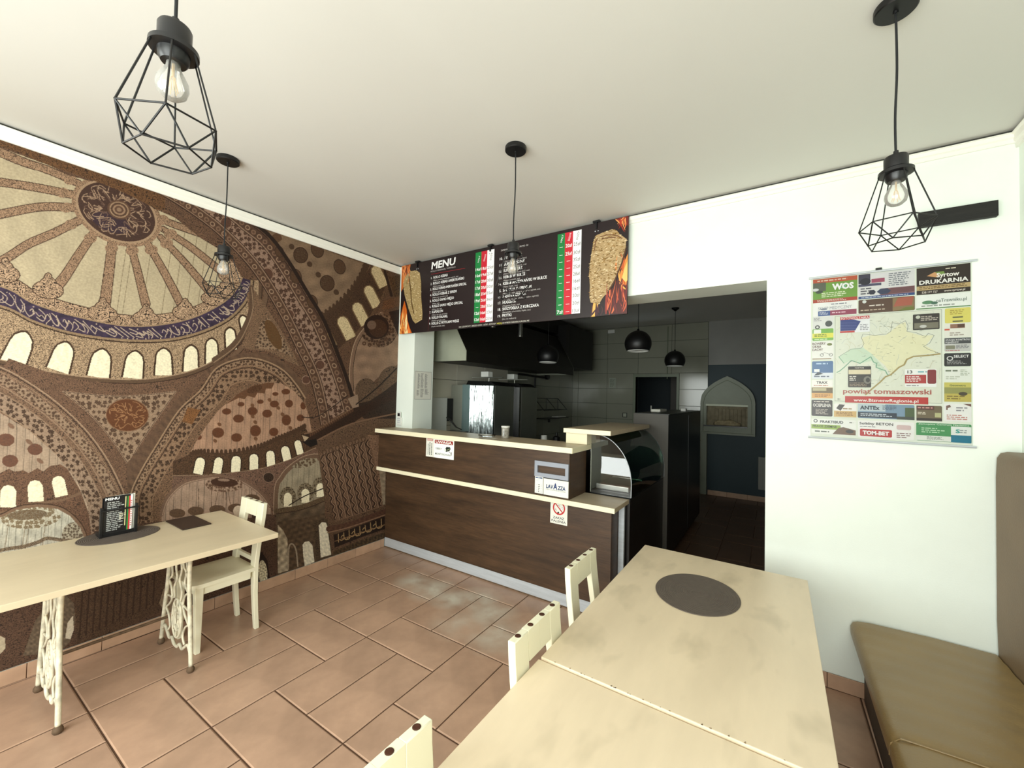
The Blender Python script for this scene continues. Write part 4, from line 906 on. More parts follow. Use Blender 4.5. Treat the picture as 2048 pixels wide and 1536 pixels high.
# ============================ things on the counter ============================
t = thing('container_tub', 'round printed plastic tub standing on the counter top', 'tub', (1.50, -.055, 1.2705))
obj('body', lathe([(.030, 0), (.033, .003), (.036, .098), (.037, .10), (.034, .10), (.031, .008), (0, .006)], n=28), mat('speckled_tub', (150, 146, 136), .4, var=.45, scale=60), t, True)
obj('lid', lathe([(.038, .096), (.039, .10), (.039, .107), (.036, .109), (0, .109)], n=28), M['plastic'], t)
pr_ = Print(); pr_.rect(-.008, .02, .008, .085, (214, 214, 208), 1)
for i in range(5): pr_.rect(-.004, .025+i*.012, .004, .031+i*.012, (50, 54, 80), 2)
pr_.build('printed_strip', t, loc=(0.004, -.0362, 0))
t = thing('glass_ashtray', 'low clear glass dish lying on the counter beside the printed tub', 'dish', (1.31, -.07, 1.2705))
bm = lathe([(.055, 0), (.075, .006), (.083, .018), (.079, .019), (.068, .009), (0, .006)], n=8); obj('dish', bm, M['glass'], t)
obj('inner_ring', lathe([(.04, .0065), (.045, .014), (.041, .015), (.036, .0075)], n=32), M['plastic'], t)
pr_ = Print(); pr_.rect(.0, 0, .10, .06, (236, 234, 222), 0); o = pr_.build('paper_slip', loc=(1.37, -.18, 1.2712), rot=(math.radians(-90), 0, .1)); tag(o, 'small white paper slip by the counter edge near the glass dish', 'paper')

# stickers on the counter
t = thing('monitoring_sticker', 'white and red sticker with a camera symbol under the counter top', 'sticker', (.70, -.2232, 1.052))
obj('sheet', box(0, .353, -.0008, .0004, -.004, .173), M['paper'], t)
p_ = Print(); L = .353
p_.rect(.103, -.003, .352, .172, (248, 250, 246), 3, .008)
p_.rect(.112, .130, .34, .163, (150, 30, 26), 4, .010); p_.text('UWAGA', .226, .1345, .024, (250, 246, 240), 5, width=.20, align='C', bold=.03)
p_.text('OBIEKT', .125, .075, .018, (50, 62, 58), 4, width=.078, bold=.01); p_.text('MONITOROWANY', .122, .026, .018, (50, 62, 58), 4, width=.205, bold=.01)
p_.poly([(.245, .086), (.262, .108), (.306, .108), (.314, .092), (.300, .074), (.262, .062), (.247, .066)], (24, 34, 30), 4); p_.line([(.268, .078), (.306, .094)], .006, (150, 160, 120), 5)
p_.ell(.246, .078, .012, .013, (226, 232, 226), 5); p_.line([(.290, .07), (.318, .052), (.325, .052)], .004, (40, 44, 44), 4); p_.rect(.320, .035, .327, .066, (50, 44, 56), 4)
p_.line([(.10, 0), (.10, .17)], .001, (190, 190, 186), 4)
p_.rect(.014, .148, .088, .168, (190, 110, 100), 2); p_.rect(.018, .152, .084, .164, (224, 196, 186), 3)
for x, h_, c in ((.028, .11, (130, 140, 136)), (.050, .125, (50, 58, 54)), (.074, .115, (60, 70, 66))):
    r = random.Random(int(x*1e4)); z = .015
    while z < h_+.01: q = r.uniform(.005, .014); p_.rect(x-.005, z, x+.005, z+q, c, 2); z += q+.003
p_.build('print', t, loc=(0, -.0012, 0))
t = thing('coffee_price_sign', 'pale grey framed coffee sign with blue lettering on the upper counter panel', 'sign', (1.911, -.2225, .884))
fr = bmesh.new()
for a in ((0, .293, .222, .256), (0, .026, .165, .222), (.268, .293, .165, .222), (0, .293, .134, .165)): box(a[0], a[1], -.016, 0, a[2], a[3], fr)
obj('frame', fr, M['greyframe'], t); obj('price_card', box(0, .074, -.006, 0, 0, .133, bev=.002), M['paper'], t); obj('brand_card', box(.079, .293, -.008, 0, -.001, .125, bev=.003), M['paper'], t)
obj('card_slot', box(.074, .293, -.003, 0, .125, .134), M['blackp'], t)
p_ = Print(); p_.text('LAV', .103, .054, .030, (22, 52, 104), 1, width=.064, bold=.035, shear=.1); p_.text('A', .166, .054, .046, (18, 48, 104), 2, width=.036, bold=.04); p_.text('ZZA', .204, .054, .030, (22, 52, 104), 1, width=.066, bold=.035)
p_.text("ITALY'S FAVOURITE COFFEE", .186, .040, .008, (60, 70, 90), 1, width=.168, align='C'); p_.build('brand_lettering', t, loc=(0, -.0086, 0))
p_ = Print(); p_.rect(.006, .118, .068, .127, (36, 70, 120), 1); p_.text('MENU', .037, .1195, .006, (230, 235, 240), 2, align='C'); p_.scrib(.014, .095, .06, .112, (190, 200, 206), 2, 1)
for i in range(5):
    z = .066-i*.0135; p_.rect(.018, z, .021, z+.004, (120, 124, 130), 1); p_.rect(.032, z-.001, .046-(i > 2)*.006, z+.005, (70, 74, 84), 1); p_.rect(.056, z, .060+(i == 4)*.004, z+.004, (110, 114, 124), 1)
p_.build('price_print', t, loc=(0, -.0066, 0))
t = thing('no_smoking_sign', 'white no smoking sticker with red circle on the lower counter panel', 'sticker', (1.995, -.1112, .637))
obj('sheet', box(0, .150, -.0008, .0005, 0, .186), M['paper'], t)
p_ = Print(); cx_, cz_ = .076, .127; p_.ring(cx_, cz_, .043, .054, (196, 34, 34), 3)
p_.line([(cx_-.035, cz_+.036), (cx_+.036, cz_-.035)], .008, (196, 34, 34), 4)
p_.line([(.088, .112), (.108, .134)], .013, (120, 124, 124), 1); p_.line([(.089, .113), (.107, .133)], .010, (244, 246, 244), 2); p_.line([(.060, .078), (.074, .094)], .013, (36, 34, 34), 2)
p_.line([(.052, .112), (.044, .118), (.049, .106), (.058, .104)], .0022, (70, 70, 70), 2); p_.line([(x, z) for x, z in ((.062, .140), (.070, .150), (.080, .146), (.083, .136))], .0022, (110, 110, 110), 2)
p_.text('ZAKAZ', .075, .040, .019, (44, 40, 50), 2, width=.098, align='C', bold=.01); p_.text('PALENIA', .075, .013, .019, (44, 40, 50), 2, width=.126, align='C', bold=.01)
p_.build('print', t, loc=(0, -.0009, 0))

# paper sheet and remote on the pillar
t = thing('notice_sheet', 'printed paper notice taped inside the white pillar', 'notice', (.2604, .02, 1.585))
obj('sheet', box(0, .0006, 0, .245, 0, .302), M['paper'], t)
p_ = Print(); p_.line([(0, 0), (.245, 0), (.245, .302), (0, .302), (0, 0)], .004, (170, 166, 160), 1)
for a in ((.04, .075, .11, .28), (.085, .13, .125, .285), (.085, .135, .02, .115), (.145, .19, .12, .28), (.03, .07, .04, .10), (.15, .21, .05, .115)): p_.scrib(a[0], a[2], a[1], a[3], (120, 118, 118), int((a[3]-a[2])/.009), 1)
p_.build('print', t, loc=(.0009, 0, 0), rot=(0, 0, math.radians(90)))
t = thing('air_conditioner_remote', 'white remote control in a holder low on the white pillar', 'remote control', (.075, -.001, 1.29))
obj('holder', box(-.034, .036, -.014, 0, .0, .09, bev=.004), M['plastic'], t); obj('body', box(-.026, .026, -.024, -.0145, .01, .15, bev=.005), M['plastic'], t)
obj('screen', box(-.018, .018, -.0255, -.0242, .105, .138, bev=.0005, seg=1), M['blackp'], t)
for i in range(3): obj('button', box(-.016, -.004, -.0262, -.0242, .075-.02*i, .083-.02*i, bev=.0005, seg=1), M['greyframe'], t); obj('button', box(.004, .016, -.0262, -.0242, .075-.02*i, .083-.02*i, bev=.0005, seg=1), M['greyframe'], t)

# ============================ menu board ============================
BX0, BX1, BZ0, BZ1, BY = .078, 2.572, 2.286, 3.032, -.052
t = thing('menu_board', 'wide dark hanging menu board with green, red and white price columns', 'menu board', (BX0, BY, BZ0))
obj('panel', box(0, BX1-BX0, 0, .012, 0, BZ1-BZ0, bev=.001, seg=1), mat('menu_board_black', (34, 24, 26), .35, var=.12, scale=2), t)
p_ = Print(); BW, BH = BX1-BX0, BZ1-BZ0
def bp_(px, py): q = onY(px, py, BY); return (q.x-BX0, q.z-BZ0)
Zm1 = lambda x, y: bp_(800+x/6.4, 430+y/6.4)
Zm2 = lambda x, y: bp_(980+x/6.4, 420+y/6.4)
def flame(cols, P, layer): p_.poly([Pq for Pq in P], cols, layer)
def cl(P): return [(min(max(a, 0.001), BW-.001), min(max(b, .001), BH-.001)) for a, b in P]
# flames at the left edge
p_.poly(cl([(0, BH), (.0, .46), (.05, .52), (.06, .60), (.12, .66), (.14, BH)]), (196, 104, 44), 1); p_.poly(cl([(.02, BH), (.03, .55), (.07, .66), (.085, BH)]), (232, 150, 84), 2); p_.poly(cl([(.06, BH), (.07, .63), (.10, .70), (.115, BH)]), (140, 62, 28), 2)
p_.poly(cl([(0, 0), (0, .17), (.03, .27), (.06, .36), (.10, .26), (.12, .14), (.155, .06), (.19, 0)]), (206, 100, 30), 1); p_.poly(cl([(.01, 0), (.02, .16), (.045, .25), (.06, .14), (.04, 0)]), (246, 168, 84), 2)
p_.poly(cl([(.08, 0), (.07, .10), (.10, .22), (.12, .10), (.13, 0)]), (255, 226, 160), 2); p_.poly(cl([(.04, 0), (.075, .11), (.06, .20), (.035, .1)]), (150, 56, 20), 3); p_.poly(cl([(.13, 0), (.125, .1), (.14, .08), (.17, 0)]), (240, 130, 60), 3)
# left kebab
kb1 = [Zm1(*q) for q in ((215, 710), (255, 740), (272, 860), (272, 1050), (290, 1260), (285, 1340), (200, 1390), (165, 1350), (110, 1200), (60, 1020), (42, 880), (70, 790), (130, 720))]
p_.poly(kb1, (168, 144, 98), 4)
def inpoly(P, x, y):
    r = False
    for (x0, y0), (x1, y1) in zip(P, P[1:]+P[:1]):
        if (y0 > y) != (y1 > y) and x < (x1-x0)*(y-y0)/(y1-y0)+x0: r = not r
    return r
def speckle(P, n, cols, sz, layer, seed):
    r = random.Random(seed); xs = [q[0] for q in P]; zs = [q[1] for q in P]; k = 0
    while k < n:
        x = r.uniform(min(xs), max(xs)); z = r.uniform(min(zs), max(zs))
        if not inpoly(P, x, z): continue
        a = r.uniform(-.6, .6); l = sz*r.uniform(.5, 1.6); h_ = sz*r.uniform(.15, .4); c_, s_ = math.cos(a), math.sin(a)
        p_.poly([(x-l*c_, z-l*s_), (x+h_*s_, z-h_*c_), (x+l*c_, z+l*s_), (x-h_*s_, z+h_*c_)], cols[k % len(cols)], layer+(k % 3)); k += 1
speckle(kb1, 260, [(218, 200, 158), (200, 178, 128), (92, 66, 28), (120, 92, 44), (232, 216, 180)], .010, 5, 3)
p_.line([Zm1(*q) for q in ((118, 790), (140, 960), (150, 1120), (180, 1260))], .014, (96, 70, 34), 8)
p_.line([Zm1(*q) for q in ((360, 1480), (385, 1160), (405, 960))], .003, (110, 50, 56), 2)
# heading
a = Zm1(402, 700); b_ = Zm1(712, 640)
p_.text('MENU', a[0], a[1]+.004, .074, (250, 250, 250), 2, width=b_[0]-a[0], bold=.028, shear=.08)
a = Zm1(395, 735); b_ = Zm1(712, 680); p_.text('ROLLO PSZENNE, TORTILLA', a[0], a[1]+.001, .014, (200, 196, 196), 2, width=b_[0]-a[0])
p_.line([Zm1(400, 760), Zm1(835, 682)], .004, (150, 30, 40), 2)
left = [('1.', 'ROLLO KEBAB', 398, 822, 610, '(Mięso, surówka, ewentualnie ogórek, sos)', 745), ('2.', 'ROLLO KEBAB AMERYKAŃSKI', 392, 898, 820, '(Mięso, frytki, sos)', 565), ('3.', 'ROLLO KEBAB AMERYKAŃSKI SPECIAL', 388, 970, 852, '(Mięso, frytki, ser, sos)', 600),
        ('4.', 'ROLLO KEBAB Z SEREM', 386, 1042, 725, '(Mięso, ser, surówki, sos)', 612), ('5.', 'ROLLO SAMO MIĘSO', 384, 1118, 690, '(Mięso, sos)', 503), ('6.', 'ROLLO SAMO MIĘSO SPECIAL', 380, 1190, 805, '(Mięso, ser, sos)', 536),
        ('7.', 'KAPSALON', 378, 1262, 550, '(Mięso, ser, sos, surówki)', 606), ('8.', 'ROLLO FALAFEL', 375, 1335, 612, '(Falafel, surówki, sos)', 575), ('9.', 'ROLLO Z FRYTKAMI WEGE', 373, 1408, 755, '(Frytki, surówki, sos)', 572)]
for n_, s_, x, y, xe, sub, xs in left:
    a = Zm1(x, y); m_ = Zm1(x+32, y-4); e = Zm1(xe, y-(xe-x)*.16); p_.text(n_, a[0], a[1], .024, (244, 244, 244), 2, bold=.006)
    p_.text(s_, m_[0], a[1], .026, (250, 250, 250), 2, width=e[0]-m_[0], bold=.012); f = Zm1(xs, y+10); p_.text(sub, m_[0], a[1]-.026, .014, (206, 202, 200), 2, width=f[0]-m_[0])
def col_(xt0, xt1, yt, xb0, xb1, yb, Zf, c):
    u0 = (Zf(xt0, yt)[0]+Zf(xb0, yb)[0])/2; u1 = (Zf(xt1, yt)[0]+Zf(xb1, yb)[0])/2; vt = Zf(xt0, yt)[1]; vb = Zf(xb0, yb)[1]; p_.rect(u0, vb, u1, vt, c, 2); return u0, u1, vt, vb
g0, g1, vt, vb = col_(975, 1050, 485, 940, 1015, 1385, Zm1, (20, 128, 62)); r1 = Zm1(1108, 900)[0]; w1 = Zm1(1198, 900)[0]
p_.rect(g1, vb, r1, vt, (200, 30, 50), 2); p_.rect(r1, vb, w1, vt, (250, 250, 250), 2)
def heads(g0, g1, r1, w1, v):
    for u, s_, c in (((g0+g1)/2, 'MAŁY', (240, 244, 240)), ((g1+r1)/2, 'ŚREDNI', (244, 224, 226)), ((r1+w1)/2, 'DUŻY', (84, 80, 84))):
        p_.text(s_, u+.006, v, .017, c, 3, width=.066, rot=math.radians(76), bold=.006)
heads(g0, g1, r1, w1, vt-.10)
pr3 = [('14zł', '18zł', '25zł'), ('16zł', '19zł', '27zł'), ('17zł', '20zł', '30zł'), ('17zł', '20zł', '30zł'), ('18zł', '25zł', '35zł'), ('19zł', '26zł', '36zł'), ('—', '20zł', '30zł'), ('12zł', '16zł', '23zł'), ('12zł', '16zł', '23zł')]
for i, q in enumerate(pr3):
    v = Zm1(1000, 715+i*80)[1]
    for s_, u0, u1, c in zip(q, (g0, g1, r1), (g1, r1, w1), ((250, 250, 250), (250, 250, 250), (80, 76, 80))): p_.text(s_, (u0+u1)/2, v if s_ != '—' else v+.0, .028, c, 3, width=(u1-u0)*(.84 if s_ != '—' else .45), align='C', bold=.012 if c[0] > 200 else 0)
# right half
a = Zm2(140, 530); e = Zm2(490, 440); p_.text('ZAMIENNIK SURÓWKI NA FRYTKI - 5zł', a[0], a[1], .015, (214, 210, 208), 2, width=e[0]-a[0])
right = [('10.', 'FIT BOX', 125, 645, 412, '(Mięso, surówki, sos do wyboru)', 468), ('11.', 'SUPER PYSZNY', 122, 725, 445, '(Mięso, frytki, surówki, sos)', 465), ('12.', 'SUPER TALERZ', 116, 806, 415, '(Mięso, frytki, ser, surówki 3, sos)', 505), ('13.', 'KEBAB W BUŁCE', 116, 888, 450, '(Mięso, surówki, sos)', 385),
         ('14.', 'KEBAB AMERYKAŃSKI W BUŁCE', 110, 970, 728, '(Mięso, frytki, sos)', 355), ('15.', 'SAŁATKA Z KEBABEM', 108, 1055, 530, '(Mięso, mix sałat, surówki, pomidor, ogórek, sos)', 642), ('16.', 'SAŁATKA GRECKA', 106, 1133, 462, '(Mix sałat, ser feta, oliwki, pomidor, ogórek)', 620),
         ('17.', 'NUGGETSY', 104, 1210, 340, '(Nuggetsy, frytki, sos)', 382), ('18.', 'SKRZYDEŁKA Z KURCZAKA', 101, 1292, 626, '(Skrzydełka z kurczaka, frytki, sos)', 520), ('19.', 'FRYTKI', 99, 1376, 275, '(Sos do wyboru)', 335)]
for n_, s_, x, y, xe, sub, xs in right:
    a = Zm2(x, y); m_ = Zm2(x+58, y-8); e = Zm2(xe, y-(xe-x)*.13); p_.text(n_, a[0], a[1], .024, (244, 244, 244), 2, bold=.006)
    p_.text(s_, m_[0], a[1], .026, (250, 250, 250), 2, width=e[0]-m_[0], bold=.012); f = Zm2(xs, y); p_.text(sub, m_[0], a[1]-.026, .014, (206, 202, 200), 2, width=f[0]-m_[0])
u0 = Zm2(858, 800)[0]; u1 = Zm2(952, 800)[0]; u2 = Zm2(1054, 800)[0]; u3 = Zm2(1163, 800)[0]; vt = Zm2(870, 315)[1]; vb = Zm2(843, 1350)[1]
p_.rect(u0, vb, u1, vt, (20, 128, 62), 2); p_.rect(u1, vb, u2, vt, (204, 34, 52), 2); p_.rect(u2, vb, u3, vt, (250, 250, 250), 2); heads(u0, u1, u2, u3, vt-.076)
S1 = ['—']*9+['7zł']; S2 = ['20zł', '25zł']+['—']*8; S3 = ['25zł', '30zł', '35zł', '25zł', '28zł', '16zł', '16zł', '20zł', '20zł', '13zł']
for i in range(10):
    v = Zm2(1100, 458+[0, 105, 195, 288, 380, 470, 565, 655, 752, 850][i])[1]
    for s_, a, b_, c in ((S1[i], u0, u1, (250, 250, 250)), (S2[i], u1, u2, (250, 250, 250)), (S3[i], u2, u3, (80, 76, 80))): p_.text(s_, (a+b_)/2, v, .030, c, 3, width=(b_-a)*(.8 if s_ != '—' else .45), align='C', bold=.012 if c[0] > 200 else 0)
a = Zm1(755, 1432); e = Zm2(505, 1405); W_ = e[0]-a[0]
p_.text('SOS: CZOSNKOWY - BARDZO OSTRY - OSTRY - KETCHUP', a[0], .010, .015, (224, 222, 210), 2, width=W_*.55); p_.text('WIĘCEJ', a[0]+W_*.565, .010, .015, (226, 220, 90), 2, width=W_*.07); p_.text('DO WYBORU: BARANINA, KURCZAK, MIX', a[0]+W_*.645, .010, .015, (224, 222, 210), 2, width=W_*.355)
# right kebab, stick and fire
def tongues(n, x0, x1, z0, z1, cols, seed, layer, up=1, wmin=.006, wmax=.03, hmax=.2):
    r = random.Random(seed)
    for i in range(n):
        x = r.uniform(x0, x1); z = r.uniform(z0, z1); h_ = r.uniform(.3, 1)*hmax*up; w_ = r.uniform(wmin, wmax); b1 = r.uniform(-.03, .03); b2 = b1+r.uniform(-.04, .04); L1 = []; L2 = []
        for k in range(7):
            q = k/6; c_ = x+b1*math.sin(q*3)+b2*q*q; ww = w_*(1-q)**.8*(.35+.65*math.sin(min(1, q*2.2)*1.57))/2; L1.append((c_-ww, z+h_*q)); L2.append((c_+ww, z+h_*q))
        p_.poly([(min(max(a, .001), BW-.001), min(max(b, .001), BH-.001)) for a, b in L1+L2[::-1]], cols[i % len(cols)], layer+(i % 3))
p_.poly(cl([Zm2(*q) for q in ((1765, 520), (1735, 640), (1660, 840), (1600, 960), (1520, 1060), (1490, 1200), (1520, 1330), (1765, 1330))]), (78, 30, 26), 1)
p_.poly(cl([Zm2(*q) for q in ((1765, 560), (1720, 660), (1660, 830), (1650, 900), (1700, 950), (1765, 960))]), (226, 140, 62), 2); p_.poly(cl([Zm2(*q) for q in ((1765, 640), (1725, 740), (1690, 870), (1735, 925), (1765, 900))]), (246, 196, 112), 5)
e0 = Zm2(1480, 1330)[0]; tongues(22, e0, BW-.01, .0, .12, [(150, 56, 44), (190, 84, 54), (110, 40, 44), (216, 110, 70), (90, 34, 36)], 21, 2, 1, .006, .022, .26); tongues(10, BW-.09, BW-.01, .16, .34, [(240, 170, 84), (232, 130, 60), (200, 90, 40)], 22, 3, 1, .008, .024, .2)
tongues(12, e0-.12, e0, .0, .03, [(70, 34, 40), (60, 30, 44)], 23, 1, 1, .01, .03, .2)
p_.poly(cl([Zm2(*q) for q in ((1600, 120), (1680, 90), (1775, 60), (1775, 200), (1680, 180))]), (110, 30, 20), 1); tongues(12, BW-.11, BW-.01, BH-.01, BH-.005, [(220, 110, 60), (240, 160, 90), (170, 50, 30)], 24, 2, -1, .008, .02, .12)
tongues(16, .0, .12, .0, .08, [(232, 140, 60), (150, 56, 20), (255, 206, 130), (190, 84, 30)], 25, 3, 1, .01, .03, .26); tongues(9, .0, .1, BH-.02, BH-.005, [(232, 150, 84), (120, 50, 20), (210, 110, 50)], 26, 3, -1, .01, .03, .24)
p_.poly(cl([Zm2(*q) for q in ((1325, 1190), (1385, 1200), (1345, 1365), (1290, 1370))]), (226, 176, 90), 3)
kb2 = [Zm2(*q) for q in ((1560, 248), (1625, 262), (1650, 300), (1745, 370), (1738, 480), (1700, 640), (1600, 900), (1530, 1020), (1440, 1130), (1400, 1200), (1290, 1185), (1275, 1120), (1280, 960), (1268, 830), (1290, 620), (1325, 400), (1360, 330), (1440, 290), (1500, 270))]
p_.poly(kb2, (178, 150, 106), 4); speckle(kb2, 620, [(214, 192, 150), (196, 168, 122), (128, 94, 36), (222, 202, 164), (150, 112, 50), (104, 76, 26)], .011, 5, 5)

for q in (((1420, 345), (1490, 322), (1560, 318)), ((1570, 320), (1640, 335), (1690, 365)), ((1440, 370), (1520, 352), (1610, 352)), ((1380, 365), (1350, 420), (1340, 520))): p_.line([Zm2(*k) for k in q], .006, (104, 58, 30), 8)
p_.line([Zm2(*q) for q in ((1740, 500), (1690, 680), (1600, 900), (1530, 1020))], .012, (80, 48, 24), 8)
p_.build('print', t, loc=(0, -.0006, 0))
for x in (.325, 1.282, 2.318):
    o = obj('ceiling_bracket', box(-.028, .028, -.012, .016, .0, .014, box(-.006, .006, -.010, .002, -.05, .0)), M['blackp'], t, loc=(x-BX0, -.004, BZ1-BZ0))
    for dx in (-.008, .016): obj('screw', lathe([(.005, 0), (.004, .003), (0, .004)], n=10), M['alu'], o).location = (dx, -.003, -.07); o.children[-1].rotation_euler = (math.radians(90), 0, 0)

# ============================ wall map ============================
MX0, MX1, MZa, MZb = 3.690, 4.362, 1.452, 2.405
t = thing('advertising_wall_map', 'laminated district map framed by colourful adverts hanging between two metal rails', 'poster', (MX0, -.004, MZa))
MW, MH = MX1-MX0, MZb-MZa
obj('sheet', box(0, MW, -.001, 0, 0, MH), M['sheetpaper'], t)
obj('top_rail', tube([(-.012, -.005, MH+.006), (MW+.02, -.005, MH+.006)], .006), M['alu'], t); obj('bottom_rail', tube([(-.012, -.005, -.006), (MW+.012, -.005, -.006)], .006), M['alu'], t)
obj('hanger', box(MW*.44, MW*.48, -.008, .003, MH+.010, MH+.024, bev=.002), M['blackp'], t)
p_ = Print()
def mq(x, y): q = onY(1600+x/3.747, 500+y/3.747, -.005); return (q.x-MX0, q.z-MZa)
def ad(x0, y0, x1, y1, c, r=.006, layer=1):
    a = mq(x0, y0); b_ = mq(x1, y1); a = (max(a[0], .004), min(a[1], MH-.004)); b_ = (min(b_[0], MW-.004), max(b_[1], .004)); p_.rect(a[0], b_[1], b_[0], a[1], c, layer, r); return a[0], b_[1], b_[0], a[1]
def sub(R, a, b_, c, d, col, layer=2, r=0): p_.rect(R[0]+(R[2]-R[0])*a, R[1]+(R[3]-R[1])*b_, R[0]+(R[2]-R[0])*c, R[1]+(R[3]-R[1])*d, col, layer, r)
def tx(R, s_, a, b_, h_, col, layer=3, w_=None, al='L', bold=.012):
    W_ = R[2]-R[0]; Hh_ = R[3]-R[1]; p_.text(s_, R[0]+W_*a, R[1]+Hh_*b_, Hh_*h_, col, layer+2, width=W_*w_ if w_ else None, align=al, bold=bold)
def sc(R, a, b_, c, d, col, rows, layer=3): p_.scrib(R[0]+(R[2]-R[0])*a, R[1]+(R[3]-R[1])*b_, R[0]+(R[2]-R[0])*c, R[1]+(R[3]-R[1])*d, col, rows, layer)
R = ad(98, 215, 430, 373, (112, 160, 60)); sub(R, 0, .82, 1, 1, (190, 84, 50)); sub(R, 0, 0, 1, .14, (176, 66, 44)); tx(R, 'WOS', .44, .50, .24, (250, 250, 250), 3, .48, bold=.05); sub(R, 0, .48, .30, .84, (90, 96, 80)); p_.ell(R[0]+.012, R[1]+.08, .016, .009, (220, 224, 224), 3); p_.ell(R[0]+.030, R[1]+.065, .018, .009, (60, 70, 60), 3); sc(R, .2, .2, .85, .42, (226, 236, 200), 3); sc(R, .1, .86, .9, .96, (230, 200, 180), 1); sc(R, .1, .03, .9, .12, (240, 220, 210), 2); p_.ring(R[0]+(R[2]-R[0])*.68, R[1]+(R[3]-R[1])*.62, .010, .013, (120, 200, 200), 4)
R = ad(438, 178, 860, 336, (226, 226, 228)); sub(R, 0, .62, .22, 1, (60, 56, 76), 2); p_.ell(R[0]+.03, R[1]+.10, .024, .02, (28, 28, 44), 3); sub(R, .0, 0, 1, .1, (40, 70, 130)); sub(R, .24, .62, .48, .78, (160, 70, 100)); sub(R, 0, .50, .42, .60, (70, 70, 100)); sub(R, .42, .1, 1, .36, (150, 110, 116)); p_.ell(R[0]+.11, R[1]+.035, .03, .018, (50, 60, 90), 4, 6); p_.ell(R[0]+.06, R[1]+.035, .016, .015, (36, 40, 60), 4, 6); p_.poly([(R[0]+.09, R[1]+.015), (R[2]-.002, R[1]+.02), (R[2]-.002, R[1]+.05), (R[0]+.14, R[1]+.05)], (110, 70, 76), 3); sc(R, .55, .42, .95, .95, (120, 124, 134), 7); sc(R, .04, .16, .3, .46, (90, 90, 100), 3); sc(R, .05, .02, .9, .08, (200, 210, 230), 1)
R = ad(873, 130, 1288, 306, (40, 24, 16), .002); sub(R, 0, .16, 1, .32, (196, 170, 120)); tx(R, 'Syrtow', .38, .60, .16, (250, 246, 240), 4, .42, bold=.03); tx(R, 'DRUKARNIA', .05, .38, .15, (252, 250, 246), 4, .91, bold=.03); p_.poly([(R[0]+.04, R[1]+.10), (R[0]+.07, R[1]+.118), (R[0]+.10, R[1]+.11), (R[0]+.08, R[1]+.088)], (214, 160, 110), 3); p_.poly([(R[0]+.07, R[1]+.118), (R[0]+.105, R[1]+.118), (R[0]+.11, R[1]+.1), (R[0]+.09, R[1]+.1)], (120, 150, 70), 4); sc(R, .55, .85, .8, .92, (230, 220, 200), 1); sc(R, .05, .19, .95, .30, (110, 80, 40), 2); tx(R, '538 177 727', .1, .04, .08, (230, 220, 210), 3, .3); tx(R, 'www.syrtow.pl', .52, .05, .08, (240, 230, 220), 3, .38)
R = ad(98, 400, 427, 480, (246, 247, 246)); tx(R, 'SKLEP MEDYCZNY', .12, .46, .22, (150, 156, 166), 3, .76, bold=0); sub(R, .12, .02, .40, .38, (60, 90, 150)); sub(R, .40, .02, .99, .38, (150, 60, 90)); p_.ell(R[0]+.052, R[1]+.042, .016, .006, (120, 130, 150), 3); sc(R, .42, .76, .8, .9, (130, 134, 146), 1); sc(R, .15, .1, .36, .32, (210, 216, 230), 3); sc(R, .44, .14, .82, .28, (236, 200, 216), 1)
R = ad(438, 377, 860, 450, (84, 56, 40)); sub(R, .62, .04, .99, .96, (140, 116, 80), 2); p_.poly([(R[0]+.150, R[1]+.026), (R[0]+.168, R[3]-.004), (R[2]-.004, R[3]-.002), (R[2]-.012, R[1]+.03)], (170, 90, 70), 3); p_.poly([(R[0]+.168, R[1]+.002), (R[0]+.2, R[1]+.02), (R[2]-.004, R[1]+.02), (R[2]-.004, R[1]+.002)], (110, 120, 50), 4); p_.ell(R[0]+.026, R[3]-.012, .009, .009, (220, 226, 224), 3); sc(R, .2, .45, .58, .62, (230, 220, 210), 1); sc(R, .04, .15, .5, .3, (200, 180, 160), 1)
R = ad(870, 345, 1290, 419, (244, 248, 244)); tx(R, 'naTrawniku.pl', .38, .44, .24, (120, 136, 128), 3, .55, bold=.012); p_.ell(R[0]+.045, R[1]+.035, .022, .010, (90, 140, 100), 3); p_.ell(R[0]+.07, R[1]+.03, .014, .008, (70, 110, 90), 3); sub(R, 0, 0, 1, .07, (90, 140, 80)); sc(R, .1, .13, .9, .3, (150, 156, 150), 1)
